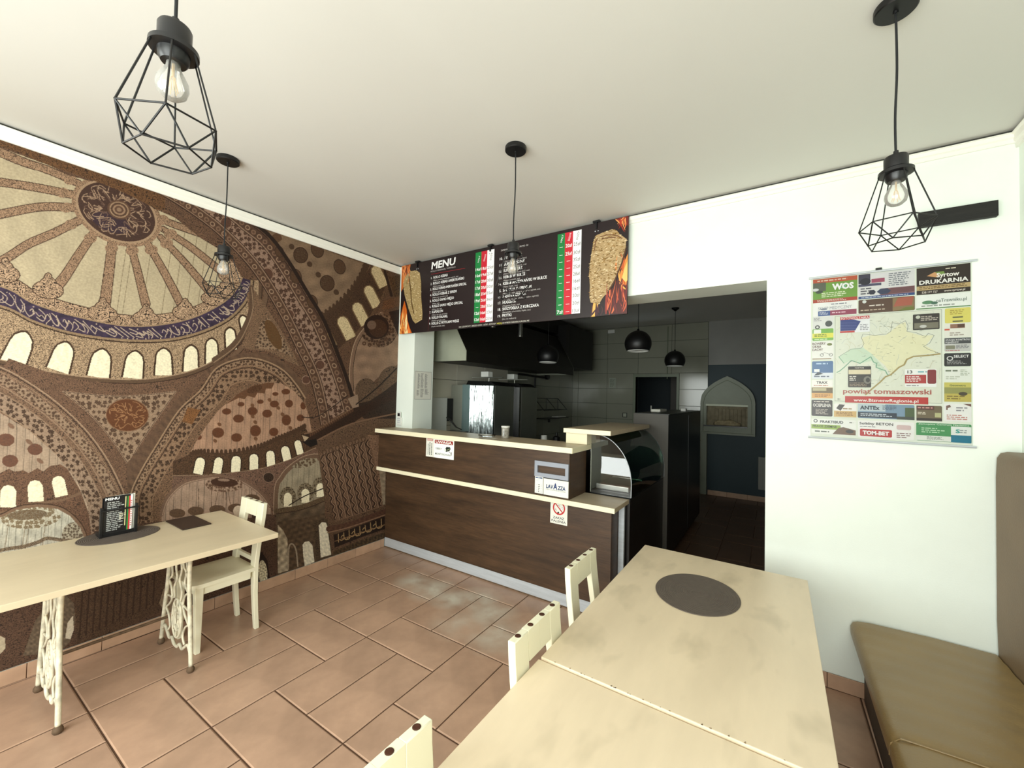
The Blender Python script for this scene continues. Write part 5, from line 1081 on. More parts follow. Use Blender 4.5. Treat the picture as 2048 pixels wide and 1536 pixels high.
for q in ((97, 500, 250, 585, (226, 228, 226)), (93, 595, 250, 675, (120, 180, 70)), (90, 690, 250, 820, (240, 240, 234)), (90, 835, 248, 965, (70, 110, 160)), (88, 975, 245, 1112, (226, 210, 180)), (86, 1122, 243, 1248, (40, 28, 24))):
    R = ad(*q); k = q[1]
    if k == 500: p_.ell(R[2]-.022, R[1]+.028, .017, .018, (70, 76, 74), 3); p_.ring(R[0]+.022, R[1]+.010, .006, .012, (70, 70, 70), 3); sc(R, .05, .6, .5, .9, (150, 150, 156), 3)
    if k == 595: sub(R, .06, .62, .42, .95, (240, 244, 236)); sub(R, 0, .22, 1, .62, (230, 226, 80)); sc(R, .1, .3, .9, .56, (90, 120, 40), 2); sc(R, .1, .03, .9, .18, (220, 240, 190), 1)
    if k == 690:
        for i, s_ in enumerate(('ROWERY', 'OKNA', 'DACHY')): tx(R, s_, .02, .83-.165*i, .13, (96, 60, 40), 3, (.62, .42, .5)[i], bold=.02)
        p_.ring(R[0]+.048, R[1]+.028, .007, .009, (60, 60, 60), 3); p_.ring(R[2]-.012, R[1]+.028, .007, .009, (60, 60, 60), 3); p_.line([(R[0]+.048, R[1]+.028), (R[0]+.060, R[1]+.042), (R[2]-.012, R[1]+.028)], .0016, (60, 60, 60), 3); sub(R, .02, .02, .9, .07, (150, 120, 80)); p_.ell(R[2]-.018, R[3]-.018, .012, .008, (110, 120, 50), 3)
    if k == 835: sub(R, 0, 0, 1, .34, (226, 232, 240)); p_.poly([(R[0]+.01, R[1]+.02), (R[0]+.03, R[1]+.042), (R[0]+.055, R[1]+.03), (R[0]+.03, R[1]+.022)], (50, 60, 76), 3); sub(R, .1, .38, .36, .55, (236, 240, 244), 4); sc(R, .2, .78, .9, .94, (180, 206, 236), 1); sc(R, .1, .06, .9, .2, (110, 120, 140), 1)
    if k == 975: sub(R, 0, .62, 1, 1, (246, 244, 238)); tx(R, 'TRAX', .22, .80, .14, (70, 56, 46), 3, .54, bold=.03); sub(R, 0, .28, 1, .58, (110, 92, 56)); sub(R, .05, .4, .7, .56, (190, 180, 140), 3); sc(R, .1, .66, .9, .74, (190, 120, 90), 1); sc(R, .15, .05, .9, .22, (150, 100, 50), 2); sub(R, 0, 0, 1, .28, (222, 166, 90), 1.5)
    if k == 1122: tx(R, 'OCIEPLENIA', .07, .58, .20, (240, 236, 230), 3, .86, bold=.02); sc(R, .12, .84, .9, .95, (220, 210, 200), 1); sc(R, .2, .1, .9, .46, (180, 170, 160), 4)
for q in ((1085, 440, 1290, 540, (226, 216, 110)), (1082, 555, 1288, 650, (236, 236, 226)), (1082, 662, 1288, 757, (200, 200, 198)), (1080, 775, 1288, 870, (24, 24, 26)), (1082, 885, 1288, 982, (236, 240, 232)), (1080, 992, 1288, 1140, (186, 180, 90)), (1078, 1150, 1286, 1290, (244, 244, 242))):
    R = ad(*q); k = q[1]
    if k == 440: sc(R, .2, .55, .8, .9, (180, 160, 70), 3); sub(R, .3, .33, .7, .43, (110, 110, 70), 3, .002); sub(R, .3, .06, .7, .16, (110, 110, 70), 3, .002)
    if k == 555: sub(R, .22, .66, .78, .96, (150, 110, 90)); sub(R, .5, .7, .76, .94, (90, 60, 50), 3); sub(R, .0, .52, .2, .64, (210, 100, 80)); sc(R, .2, .1, .8, .4, (170, 160, 150), 2)
    if k == 662: sub(R, 0, .58, 1, 1, (70, 72, 76)); tx(R, 'STACJA KONTROLI', .04, .80, .12, (240, 240, 240), 3, .92); tx(R, 'POJAZDÓW', .04, .63, .12, (240, 240, 240), 3, .5); sub(R, .04, .18, .4, .45, (130, 130, 110), 3, .003); sc(R, .44, .2, .95, .5, (120, 120, 124), 3); sc(R, .05, .03, .9, .13, (190, 110, 110), 1)
    if k == 775: tx(R, 'SELECT', .36, .66, .2, (240, 240, 240), 3, .56, bold=.02); p_.ring(R[0]+.021, R[1]+.042, .008, .012, (220, 220, 220), 3); sc(R, .1, .14, .85, .45, (160, 160, 160), 3)
    if k == 885: sc(R, .04, .68, .5, .9, (110, 120, 100), 1); sc(R, .6, .4, .95, .9, (170, 180, 160), 4); sc(R, .05, .1, .6, .4, (190, 196, 180), 2)
    if k == 992: sub(R, 0, .74, 1, 1, (206, 196, 100)); sub(R, 0, .42, 1, .74, (150, 150, 84)); p_.ell(R[2]-.03, R[1]+.042, .016, .010, (70, 60, 40), 4); sub(R, 0, 0, 1, .42, (196, 180, 86)); tx(R, 'Geometra', .2, .80, .1, (90, 110, 60), 3, .6); sc(R, .1, .1, .9, .34, (130, 110, 50), 2)
    if k == 1150: p_.poly([(R[0]+.008, R[3]-.012), (R[0]+.022, R[3]-.006), (R[0]+.026, R[3]-.018), (R[0]+.014, R[3]-.024), (R[0]+.014, R[3]-.034), (R[0]+.008, R[3]-.034)], (120, 90, 80), 3); sc(R, .45, .55, .9, .85, (150, 150, 156), 2); sc(R, .1, .08, .9, .4, (200, 130, 120), 3); p_.poly([(R[2]-.03, R[3]), (R[2]-.001, R[3]), (R[2]-.001, R[3]-.014)], (110, 70, 60), 3)
R = ad(255, 1150, 422, 1255, (244, 242, 238)); sub(R, 0, 0, 1, .46, (212, 176, 110)); p_.poly([(R[0]+.01, R[1]+.05), (R[0]+.024, R[3]-.004), (R[0]+.05, R[3]-.006), (R[0]+.03, R[1]+.036)], (60, 54, 50), 3); sc(R, .4, .55, .95, .7, (150, 120, 70), 1); sc(R, .1, .08, .9, .4, (140, 100, 50), 3)
R = ad(433, 1152, 858, 1275, (120, 150, 176)); sub(R, 0, .5, .5, 1, (190, 206, 214), 2); tx(R, 'ANTEx', .04, .62, .26, (30, 44, 60), 4, .36, bold=.04); sub(R, 0, .06, .70, .42, (30, 44, 62), 3); sc(R, .05, .13, .66, .36, (200, 210, 220), 2, 4); sub(R, .84, .1, 1, .8, (70, 90, 50), 3); sub(R, .7, 0, 1, .2, (60, 66, 60), 3); sc(R, .45, .6, .72, .95, (70, 90, 110), 4)
R = ad(872, 1165, 1065, 1285, (110, 96, 70)); sub(R, 0, .72, .7, 1, (90, 50, 44)); sub(R, .72, .25, .96, .55, (190, 190, 140)); sub(R, 0, 0, 1, .18, (50, 36, 30)); sc(R, .05, .78, .65, .95, (210, 150, 140), 1); sc(R, .05, .4, .4, .6, (220, 210, 190), 2)
R = ad(85, 1262, 422, 1392, (240, 242, 236)); tx(R, 'PRAKTIBUD', .20, .74, .17, (50, 54, 56), 3, .52, bold=.03); p_.ring(R[0]+.020, R[3]-.013, .006, .010, (40, 44, 44), 3); sub(R, 0, .32, .66, .62, (150, 180, 70)); tx(R, 'PRACE ZIEMNE', .03, .44, .14, (60, 70, 40), 3, .55, bold=.02); p_.poly([(R[0]+.10, R[1]+.002), (R[0]+.128, R[1]+.04), (R[0]+.15, R[1]+.046), (R[2]-.003, R[1]+.03), (R[2]-.003, R[1]+.002)], (110, 80, 56), 3); p_.ell(R[2]-.03, R[1]+.022, .018, .010, (40, 36, 34), 4); sc(R, .08, .08, .5, .24, (90, 100, 90), 1); sc(R, .85, .76, .97, .9, (120, 120, 120), 1)
R = ad(433, 1275, 855, 1425, (246, 246, 244)); tx(R, 'Solidny BETON', .03, .76, .15, (50, 44, 44), 3, .61, bold=.02); sub(R, .04, .07, .62, .50, (186, 40, 40), 2, .006); tx(R, 'TOM-BET', .09, .18, .22, (250, 246, 246), 3, .48, bold=.05); sc(R, .04, .60, .42, .68, (120, 120, 120), 1); sub(R, .70, .55, .95, .82, (216, 190, 190), 2, .008); sc(R, .7, .06, .95, .4, (150, 120, 120), 3)
R = ad(870, 1292, 1286, 1450, (70, 150, 90)); sub(R, .64, .0, .995, .40, (20, 120, 150)); sub(R, .64, .40, .995, .86, (238, 244, 240)); tx(R, 'S', .72, .52, .2, (40, 160, 150), 4, .08, bold=.03); tx(R, 'Zamojskie Centrum Nasienne', .04, .90, .08, (226, 244, 226), 3, .92); sub(R, 0, .02, .64, .30, (236, 240, 234), 2); sc(R, .1, .44, .58, .76, (190, 226, 190), 3); sc(R, .2, .08, .55, .26, (120, 130, 120), 3); sc(R, .8, .5, .97, .72, (150, 160, 160), 2)
# the map itself
a = mq(262, 497); b_ = mq(1065, 1150); p_.rect(a[0], b_[1], b_[0], a[1], (120, 126, 116), 1); p_.rect(a[0]+.0015, b_[1]+.0015, b_[0]-.0015, a[1]-.0015, (226, 230, 214), 2); MR = (a[0], b_[1], b_[0], a[1])
def mp_(*P): return [mq(*q) for q in P]
p_.poly(mp_((520, 640), (640, 640), (740, 560), (790, 540), (800, 610), (900, 640), (1000, 640), (940, 720), (1040, 770), (850, 790), (790, 830), (770, 870), (720, 900), (680, 930), (640, 870), (560, 800), (480, 740), (460, 660)), (232, 230, 192), 3)
p_.poly(mp_((290, 800), (380, 740), (470, 730), (540, 780), (600, 850), (640, 900), (600, 910), (540, 830), (450, 850), (380, 830), (330, 850)), (204, 224, 200), 3)
p_.line(mp_((275, 918), (300, 905), (330, 880), (385, 828), (450, 850), (530, 800), (550, 840), (575, 850), (570, 880), (640, 905), (655, 935), (685, 940)), .0045, (120, 168, 140), 4)
p_.line(mp_((290, 800), (380, 745), (460, 735), (480, 700), (460, 660), (470, 630), (560, 640), (650, 630), (680, 610), (690, 545), (740, 555), (790, 530), (810, 570), (800, 610), (870, 620), (940, 650), (960, 625), (1005, 640), (970, 700), (925, 722), (960, 745), (1045, 775)), .002, (140, 146, 140), 4); p_.line(mp_((290, 800), (330, 850)), .003, (120, 168, 140), 4)
p_.line(mp_((490, 1085), (540, 1040), (600, 990), (640, 950), (680, 935), (740, 880), (780, 860), (800, 820), (850, 798), (960, 790), (1050, 778)), .0075, (168, 150, 96), 5)
r = random.Random(11)
for i in range(70):
    x, y = r.uniform(275, 1050), r.uniform(490, 1030); P = [(x, y)]; an = r.uniform(0, 6.28)
    for k in range(6): an += r.uniform(-.6, .6); P.append((P[-1][0]+14*math.cos(an), P[-1][1]+14*math.sin(an)))
    p_.line([q for q in mp_(*P) if MR[0] < q[0] < MR[2] and MR[1] < q[1] < MR[3]], .0010, r.choice([(176, 190, 176), (200, 200, 160), (160, 176, 186), (206, 190, 150)]), 3+i % 2)
for i in range(110):
    x, y = r.uniform(285, 1020), r.uniform(500, 1020); q = mq(x, y); p_.rect(q[0], q[1], q[0]+r.uniform(.005, .014), q[1]+.0016, (130, 136, 126), 5)
R = ad(300, 503, 522, 612, (238, 240, 244), .004, 6); sub(R, 0, .80, .99, .98, (200, 60, 60), 7); tx(R, 'FOTOWOLTAIKA', .03, .82, .13, (250, 240, 240), 8, .94); W_ = R[2]-R[0]; Hh_ = R[3]-R[1]; p_.poly([(R[0]+W_*.01, R[1]+Hh_*.12), (R[0]+W_*.01, R[1]+Hh_*.8), (R[0]+W_*.4, R[1]+Hh_*.8), (R[0]+W_*.7, R[1]+Hh_*.66), (R[0]+W_*.52, R[1]+Hh_*.12)], (44, 60, 130), 7); p_.poly([(R[0]+W_*.7, R[1]+Hh_*.66), (R[0]+W_*.4, R[1]+Hh_*.8), (R[0]+W_*.5, R[1]+Hh_*.78), (R[0]+W_*.74, R[1]+Hh_*.64)], (120, 130, 170), 8); sub(R, .0, .0, .5, .11, (196, 60, 60), 7); sc(R, .68, .1, .97, .5, (150, 150, 160), 4, 7)
for k in range(3): p_.line([(R[0]+W_*.01, R[1]+Hh_*(.28+.17*k)), (R[0]+W_*.56, R[1]+Hh_*(.24+.17*k))], .001, (110, 124, 180), 8)
R = ad(845, 485, 1045, 592, (50, 44, 40), .004, 6); p_.ell(R[0]+.020, R[3]-.016, .009, .009, (200, 204, 190), 7); sub(R, .05, .08, .96, .44, (120, 116, 100), 7); p_.ell(R[0]+.04, R[1]+.018, .014, .008, (200, 200, 196), 8); sc(R, .3, .55, .95, .88, (190, 180, 170), 3, 7)
R = ad(360, 873, 532, 1030, (44, 36, 32), .004, 6); sub(R, .02, .62, .98, .84, (226, 214, 180), 7); tx(R, 'MAKTOR', .3, .89, .07, (220, 210, 200), 8, .4); p_.ell(R[2]-.016, R[1]+.042, .017, .022, (120, 116, 108), 7); p_.ell(R[2]-.014, R[1]+.042, .009, .013, (40, 36, 34), 8); sc(R, .06, .3, .4, .56, (220, 214, 206), 3, 8); sc(R, .06, .04, .9, .24, (150, 130, 110), 3, 8)
R = ad(785, 893, 1022, 1028, (244, 246, 244), .004, 6); tx(R, '13', .08, .76, .17, (60, 50, 50), 8, .16, bold=.02); sub(R, 0, .2, .68, .68, (176, 50, 50), 7); sub(R, .72, .18, .99, .96, (130, 40, 44), 7, .008); sc(R, .05, .26, .62, .62, (240, 220, 220), 4, 8); sc(R, .42, .76, .7, .92, (120, 180, 190), 1, 8); sc(R, .05, .03, .6, .12, (140, 140, 140), 1, 8)
a = mq(322, 1078); b_ = mq(985, 1078); p_.text('powiat tomaszowski', a[0], a[1]+.004, .028, (178, 96, 84), 6, width=b_[0]-a[0], bold=.022)
a = mq(337, 1140); b_ = mq(960, 1106); p_.rect(a[0], a[1]-.002, b_[0], b_[1]+.001, (190, 44, 40), 6); p_.text('www.BizneswRegionie.pl', (a[0]+b_[0])/2, a[1]+.006, .017, (248, 240, 236), 7, width=(b_[0]-a[0])*.78, align='C', bold=.02); sc((a[0], a[1], b_[0], b_[1]), -.1, .3, -.05, .6, (90, 90, 90), 2, 6)
p_.build('printed_map', t, M['print_map'], loc=(0, -.0014, 0))
t = thing('wall_plank', 'black stained board fixed high on the white wall above the map', 'board', (4.304, -.001, 2.66))
obj('board', box(-.145, .145, -.034, -.004, -.04, .04, bev=.002), M['plank'], t)
for x in (-.09, .09): obj('fixing', box(x-.01, x+.01, -.004, 0, -.01, .01), M['blackp'], t)
# ============================ chairs ============================
def make_chair(label, group, loc, rz):
    t = thing('dining_chair', label, 'chair', loc, rz, group)       # faces +y, origin on the floor
    # seat: rounded front corners, slightly dished
    bm = bmesh.new(); nx, ny = 12, 12; top = []
    for j in range(ny+1):
        row = []
        for i in range(nx+1):
            u = i/nx*2-1; v = j/ny*2-1; hw = .172+.004*v; k = max(0, (v-.6)/.4); cut = 1-.16*(1-math.sqrt(max(0, 1-k*k*.98)))
            x = u*hw*cut; y = .01+v*.188; r = max(abs(u), abs(v)); z = .438-.010*math.exp(-((u/.6)**2+((v+.15)/.6)**2))-(.005 if r > .97 else 0); row.append(bm.verts.new((x, y, z)))
        top.append(row)
    for j in range(ny):
        for i in range(nx): bm.faces.new((top[j][i], top[j][i+1], top[j+1][i+1], top[j+1][i]))
    ex = bmesh.ops.extrude_face_region(bm, geom=bm.faces[:]); 
    for v in [e for e in ex['geom'] if isinstance(e, bmesh.types.BMVert)]: v.co.z -= .024
    bmesh.ops.translate(bm, verts=[], vec=(0, 0, 0)); o = obj('seat', bm, M['chair'], t); sharp(o, 50)
    for name, b in (('apron', box(-.13, .13, .150, .168, .361, .414, bev=.002)), ('apron', box(-.13, .13, -.158, -.142, .361, .414, bev=.002)), ('apron', box(-.158, -.140, -.14, .145, .361, .414, bev=.002)), ('apron', box(.140, .158, -.14, .145, .361, .414, bev=.002))):
        obj(name, b, M['chair'], t)
    for s in (-1, 1):                                    # tapered front legs
        bm = bmesh.new(); R_ = []
        for z, hx, hy, cx_, cy_ in ((0, .014, .014, .140, .145), (.416, .024, .023, .146, .155)):
            R_.append([bm.verts.new((s*cx_+a*hx, cy_+b*hy, z)) for a, b in ((-1, -1), (1, -1), (1, 1), (-1, 1))])
        bm.faces.new(R_[0][::-1]); bm.faces.new(R_[1])
        for k in range(4): bm.faces.new((R_[0][k], R_[0][(k+1) % 4], R_[1][(k+1) % 4], R_[1][k]))
        bmesh.ops.bevel(bm, geom=bm.edges[:], offset=.0025, segments=2, affect='EDGES'); obj('front_leg', bm, M['chair'], t)
    lev = [(0, .016, .140, -.198), (.12, .018, .142, -.186), (.25, .021, .144, -.176), (.39, .026, .142, -.172), (.45, .030, .138, -.173), (.53, .034, .132, -.180), (.63, .038, .126, -.192), (.725, .041, .122, -.205), (.80, .043, .1195, -.213), (.855, .043, .1195, -.216)]
    for s in (-1, 1):                                    # curved rear posts running up into the back
        bm = bmesh.new(); R_ = []
        for z, hx, cx_, cy_ in lev: R_.append([bm.verts.new((s*cx_+a*hx, cy_+b*.014, z)) for a, b in ((-1, -1), (1, -1), (1, 1), (-1, 1))])
        bm.faces.new(R_[0][::-1]); bm.faces.new(R_[-1])
        for A, B in zip(R_, R_[1:]):
            for k in range(4): bm.faces.new((A[k], A[(k+1) % 4], B[(k+1) % 4], B[k]))
        o = obj('rear_post', bm, M['chair'], t); md = o.modifiers.new('bevel', 'BEVEL'); md.width = .003; md.segments = 2; md.limit_method = 'ANGLE'; md.angle_limit = math.radians(50); sharp(o, 35)
    for x0, x1 in ((-.0762, -.0004), (.0004, .0762)):    # two staves of the top rail
        bm = bmesh.new(); R_ = []
        for z, cy_ in ((.757, -.2085), (.80, -.213), (.855, -.216)): R_.append([bm.verts.new((x, cy_+b*.0138, z)) for x, b in ((x0, -1), (x1, -1), (x1, 1), (x0, 1))])
        bm.faces.new(R_[0][::-1]); bm.faces.new(R_[-1])
        for A, B in zip(R_, R_[1:]):
            for k in range(4): bm.faces.new((A[k], A[(k+1) % 4], B[(k+1) % 4], B[k]))
        obj('top_rail', bm, M['chair'], t)
    obj('lower_rail', box(-.11, .11, -.186, -.166, .462, .492, bev=.003), M['chair'], t)
    for x in (-.1225, -.041, .041, .1225): obj('dowel_plug', lathe([(.0105, .853), (.0105, .8562), (.008, .8568), (0, .8564)], (x, -.216, 0), n=16), M['dowel'], t)
    return t
g_ = 'cream chairs at the right hand tables'
ch = make_chair('cream chair at the left table end, its seat and legs fully in view', None, (.372, -1.812, 0), math.pi)
dup(ch, (2.71+.216, -1.145, 0), -math.pi/2, 'cream chair standing furthest back at the right table, nearest the counter', g_)
dup(ch, (2.806+.216, -1.765, 0), -math.pi/2, 'cream chair pushed against the table seam, between two other chairs', g_)
dup(ch, (2.806+.216, -2.462, 0), -math.pi/2, 'cream chair cut off by the bottom edge of the photo', g_)

# ============================ tables ============================
def iron_frame(bm, y, half_b=.235, half_t=.17, cx_=.44, zt=.715):
    """ornamental cast-iron side: posts, scrolls, round rosette"""
    def X(u): return cx_+u
    for s in (-1, 1):
        tube(spline([(X(s*half_t), y, zt), (X(s*(half_t-.01)), y, .58), (X(s*(half_t+.0)), y, .42), (X(s*(half_t+.03)), y, .26), (X(s*(half_b-.012)), y, .12), (X(s*half_b), y, .035)], 5), .0115, bm, 8)
        tube(spline([(X(s*(half_b-.012)), y, .10), (X(s*(half_b-.05)), y, .135), (X(s*(half_b-.09)), y, .115), (X(s*.10), y, .085), (X(s*.06), y, .10), (X(s*.03), y, .075), (X(0), y, .07)], 4), .009, bm, 6)
        for P in (((.15, .70), (.10, .66), (.12, .58), (.155, .55)), ((.09, .70), (.05, .65), (.07, .57), (.11, .54), (.10, .47), (.155, .43)), ((.05, .70), (.02, .62), (.045, .54), (.02, .47), (.06, .41), (.045, .35)),
                  ((.155, .43), (.11, .40), (.085, .34), (.12, .29), (.18, .25)), ((.18, .25), (.13, .22), (.10, .16), (.13, .12)), ((.045, .35), (.10, .33)), ((.02, .62), (.07, .57)), ((.11, .54), (.16, .50)), ((.085, .34), (.17, .33))):
            tube(spline([(X(s*a), y, b) for a, b in P], 4), .0062, bm, 6)
    tube([(X(-half_t-.01), y, .712), (X(half_t+.01), y, .712)], .012, bm, 6)
    for r, w_ in ((.085, .007), (.055, .005), (.028, .005)):
        tube([(X(r*.8*math.cos(a)), y, .235+r*1.35*math.sin(a)) for a in [k*math.pi/12 for k in range(24)]], w_, bm, 6, closed=True)
    for k in range(8):
        a = k*math.pi/4; tube([(X(.022*math.cos(a)), y, .235+.037*math.sin(a)), (X(.068*math.cos(a)), y, .235+.115*math.sin(a))], .005, bm, 5)
    return bm
def sewing_table(label, group, x0, x1, y0, y1, frames, cx_, zt=.75, th=.03, name='treadle_table', wood=None, edge=None):
    t = thing(name, label, 'table', (cx_, (y0+y1)/2, 0), 0, group); T = Vector(t.location)
    def part(n, bm, m, smooth=False): o = obj(n, bm, m, t, smooth); o.matrix_parent_inverse = Matrix.Translation(-T); return o
    part('tabletop', box(x0, x1, y0, y1, zt-th, zt, bev=.0025), wood or M['top'])
    for y in frames:
        part('cast_iron_frame', iron_frame(bmesh.new(), y, cx_=cx_), M['iron'], True)
        for s in (-1, 1):
            part('caster', lathe([(.006, .04), (.012, .034), (.019, .022), (.02, .01), (.014, 0), (0, 0)], (cx_+s*.235, y, 0), n=14), M['rust'], True)
    f0, f1 = min(frames), max(frames)
    part('cross_bar', tube([(cx_-.14, f0, .20), (cx_-.14, f1, .20)], .009, n=8), M['rust'])
    return t
sewing_table('long pale wooden table on white cast-iron treadle legs against the mural', None, .088, .897, -3.02, -1.688, (-2.565, -2.045), .445)
g2 = 'pale wooden tables in the right foreground'
sewing_table('knotty pale wood table carrying the round grey mat', g2, 2.842, 3.655, -1.789, -.470, (-1.50, -.72), 3.25, wood=M['table'])
sewing_table('knotty pale wood table nearest the viewer, with nothing on it', g2, 2.836, 3.66, -3.12, -1.796, (-2.98, -2.13), 3.25, zt=.744, wood=M['table'])
tt = bpy.data.objects['treadle_table.001']; p_ = Print(); r = random.Random(5)
for k in range(26):
    u = r.uniform(.02, .8); a = r.uniform(.002, .006); p_.poly([(u, 0), (u+a, 0), (u+a*.8, a*r.uniform(.6, 1.6)), (u+a*.1, a*.7)], r.choice([(120, 96, 70), (150, 124, 92), (96, 76, 54)]), 0)
o = p_.build('edge_chips', tt, loc=(2.842-3.2485, -1.7888+1.1295, .7503), rot=(math.radians(-90), 0, 0))
o = obj('round_placemat', lathe([(.178, 0), (.180, .0015), (.179, .003), (0, .003)], n=64), M['mat'], loc=(3.212, -.962, .7503)); o.scale = (1.0, 1.19, 1); tag(o, 'round grey woven placemat alone on the right foreground table', 'placemat', 'grey placemats')
o = obj('round_placemat', lathe([(.178, 0), (.180, .0015), (.179, .003), (0, .003)], n=64), M['mat'], loc=(.21, -2.27, .7503)); o.scale = (.86, 1.03, 1); tag(o, 'dark round placemat under the menu holder on the left table', 'placemat', 'grey placemats')
t = thing('menu_folder', 'dark brown rectangular leatherette folder lying on the left table', 'folder', (.25, -1.942, .7505), 0)
obj('cover', box(-.145, .145, -.078, .078, 0, .004, bev=.0015), M['slate'], t); obj('back_cover', box(-.143, .146, -.079, .077, .0042, .008, bev=.0015), M['slate'], t)
# menu holder with cards
t = thing('menu_card_holder', 'black wooden stand holding upright menu cards on the dark round placemat', 'menu holder', (.205, -2.275, .7536), math.radians(90))
obj('base_block', box(-.082, .082, .0, .09, 0, .022, bev=.002), M['blackp'], t)
for x in (-.078, .078): obj('side_upright', box(x-.007, x+.007, -.006, .010, 0, .175, bev=.002), M['blackp'], t)
obj('retaining_bar', box(-.088, .088, -.012, -.005, .150, .160, bev=.002), M['blackp'], t)
for i, (a, b, z1, c) in enumerate(((-.068, .060, .236, (24, 22, 24)),)):
    obj('menu_card', box(a, b, .004, .006, .022, z1), mat('menu_card_black', c, .4), t)
obj('menu_card', box(-.02, .071, .012, .0135, .022, .236), M['paper'], t); obj('back_card', box(-.070, .072, .030, .033, .022, .225), M['blackp'], t)
p_ = Print(); p_.text('MENU', -.064, .214, .015, (245, 245, 245), 1, width=.062, bold=.03)
p_.scrib(-.055, .03, .02, .205, (176, 178, 176), 16, 1, seed=3); p_.scrib(-.0, .09, .03, .13, (220, 216, 190), 4, 2, seed=5)
p_.rect(.024, .05, .029, .225, (210, 200, 150), 1); p_.rect(.034, .022, .041, .225, (40, 130, 60), 1); p_.rect(.041, .022, .049, .225, (200, 60, 60), 1); p_.rect(.049, .022, .059, .234, (246, 240, 238), 1); p_.scrib(.050, .04, .058, .2, (200, 130, 130), 12, 2, seed=9)
p_.build('menu_print', t, loc=(0, .0035, 0))

# ============================ bench ============================
t = thing('upholstered_bench', 'long brown faux leather bench with tall padded back against the right wall', 'bench', (4.2, -1.8, 0)); T = Vector(t.location)
def bp2(n, bm, m, smooth=False): o = obj(n, bm, m, t, smooth); o.matrix_parent_inverse = Matrix.Translation(-T); return o
def cushion(y0, y1):
    bm = bmesh.new(); prof = [(3.905, .315), (3.884, .33), (3.874, .36), (3.874, .395), (3.884, .418), (3.905, .431), (3.96, .437), (4.20, .440), (4.435, .434), (4.435, .315)]
    R_ = []
    ny = 30
    for j in range(ny+1):
        e = min(1, min(j, ny-j)/1.0); y = y0+(y1-y0)*j/ny; s = 1-.006*(1-e)
        R_.append([bm.verts.new((4.2+(x-4.2)*s, y, .375+(z-.375)*(s if e == 1 else .93)+.0025*math.sin(j*1.7+i*.9)*(z > .42))) for i, (x, z) in enumerate(prof)])
    for A, B in zip(R_, R_[1:]):
        for k in range(len(prof)): bm.faces.new((A[k], A[(k+1) % 10], B[(k+1) % 10], B[k]))
    bm.faces.new(R_[0][::-1]); bm.faces.new(R_[-1]); return bm
o = bp2('seat_cushion', cushion(-.985, -.022), M['vinyl']); sharp(o, 60); o = bp2('seat_cushion', cushion(-3.9, -.989), M['vinyl']); sharp(o, 60)
bp2('plinth', box(3.935, 4.525, -3.9, -.03, 0, .313, bev=.003), M['benchbase'])
bm = bmesh.new(); pr_b = [(4.442, .38), (4.436, .60), (4.436, 1.30), (4.440, 1.40), (4.452, 1.425), (4.475, 1.434), (4.527, 1.434), (4.527, .38)]
R_ = [[bm.verts.new((x, y, z)) for x, z in pr_b] for y in (-3.9, -2.6, -1.3, -.03, -.022)]
for A, B in zip(R_, R_[1:]):
    for k in range(8): bm.faces.new((A[k], A[(k+1) % 8], B[(k+1) % 8], B[k]))
bm.faces.new(R_[0][::-1]); bm.faces.new(R_[-1]); sharp(bp2('backrest', bm, M['vinyl_d']), 50)
bp2('seam_welt', tube([(3.876, -.987, .36), (3.88, -.987, .405), (3.906, -.987, .432), (4.2, -.987, .441), (4.43, -.987, .435)], .003, n=6), M['vinyl'])

# ============================ lamps ============================
def cage_lamp(x, y, zm, ang, label, group, zc=H):
    t = thing('cage_pendant_lamp', label, 'pendant lamp', (x, y, zc), 0, group); d = zm-zc
    obj('canopy', lathe([(.058, 0), (.060, -.004), (.060, -.022), (.056, -.026), (.008, -.026), (.007, -.034), (0, -.034)], n=36), M['black'], t, True).data.update()
    sharp(t.children[-1], 35)
    obj('cord', tube(spline([(0, 0, -.03), (.003, .001, (d+.2)*.4), (-.002, 0, (d+.2)*.7), (0, 0, d+.235)], 5), .0036, n=8), M['cord'], t, True)
    o = obj('socket', lathe([(.0, d+.258), (.007, d+.257), (.008, d+.240), (.012, d+.238), (.030, d+.237), (.0325, d+.232), (.0325, d+.196), (.031, d+.194), (.031, d+.188), (.047, d+.187), (.0475, d+.176), (.031, d+.174), (.029, d+.158), (.024, d+.150), (0, d+.150)], n=32), M['blackp'], t); sharp(o, 35)
    bm = bmesh.new(); K = [ang+k*math.pi/3 for k in range(6)]; rm, rl = .0985, .078
    Tp = [(.043*math.cos(a), .043*math.sin(a), d+.182) for a in K]; Md = [(rm*math.cos(a), rm*math.sin(a), d) for a in K]; Lo = [(rl*math.cos(a+math.pi/6), rl*math.sin(a+math.pi/6), d-.067) for a in K]
    for k in range(6):
        j = (k+1) % 6
        for a, b in ((Tp[k], Md[k]), (Md[k], Md[j]), (Md[k], Lo[k]), (Md[j], Lo[k]), (Lo[k], Lo[j])): tube([a, b], .0021, bm, 6)
        for q in (Md[k], Lo[k]): lathe([(0, -.003), (.003, 0), (0, .003)], q, 6, bm)
    obj('wire_cage', bm, M['black'], t)
    b_ = obj('bulb', lathe([(.013, d+.152), (.014, d+.140), (.022, d+.125), (.030, d+.108), (.0315, d+.094), (.027, d+.078), (.016, d+.068), (0, d+.064)], n=24), M['bulb'], t, True)
    fb = bmesh.new(); tube([(0, 0, d+.15), (0, 0, d+.118)], .003, fb, 6)
    for k in range(6): a = k*math.pi/3; tube([(.004*math.cos(a), .004*math.sin(a), d+.118), (.011*math.cos(a), .011*math.sin(a), d+.082)], .0009, fb, 5)
    obj('filament', fb, M['filament'], b_)
    return t
g3 = 'black wire cage pendant lamps of the dining room'
cage_lamp(2.346, -2.725, 2.252, .676, 'largest black cage pendant, hanging at the upper left near the viewer', g3)
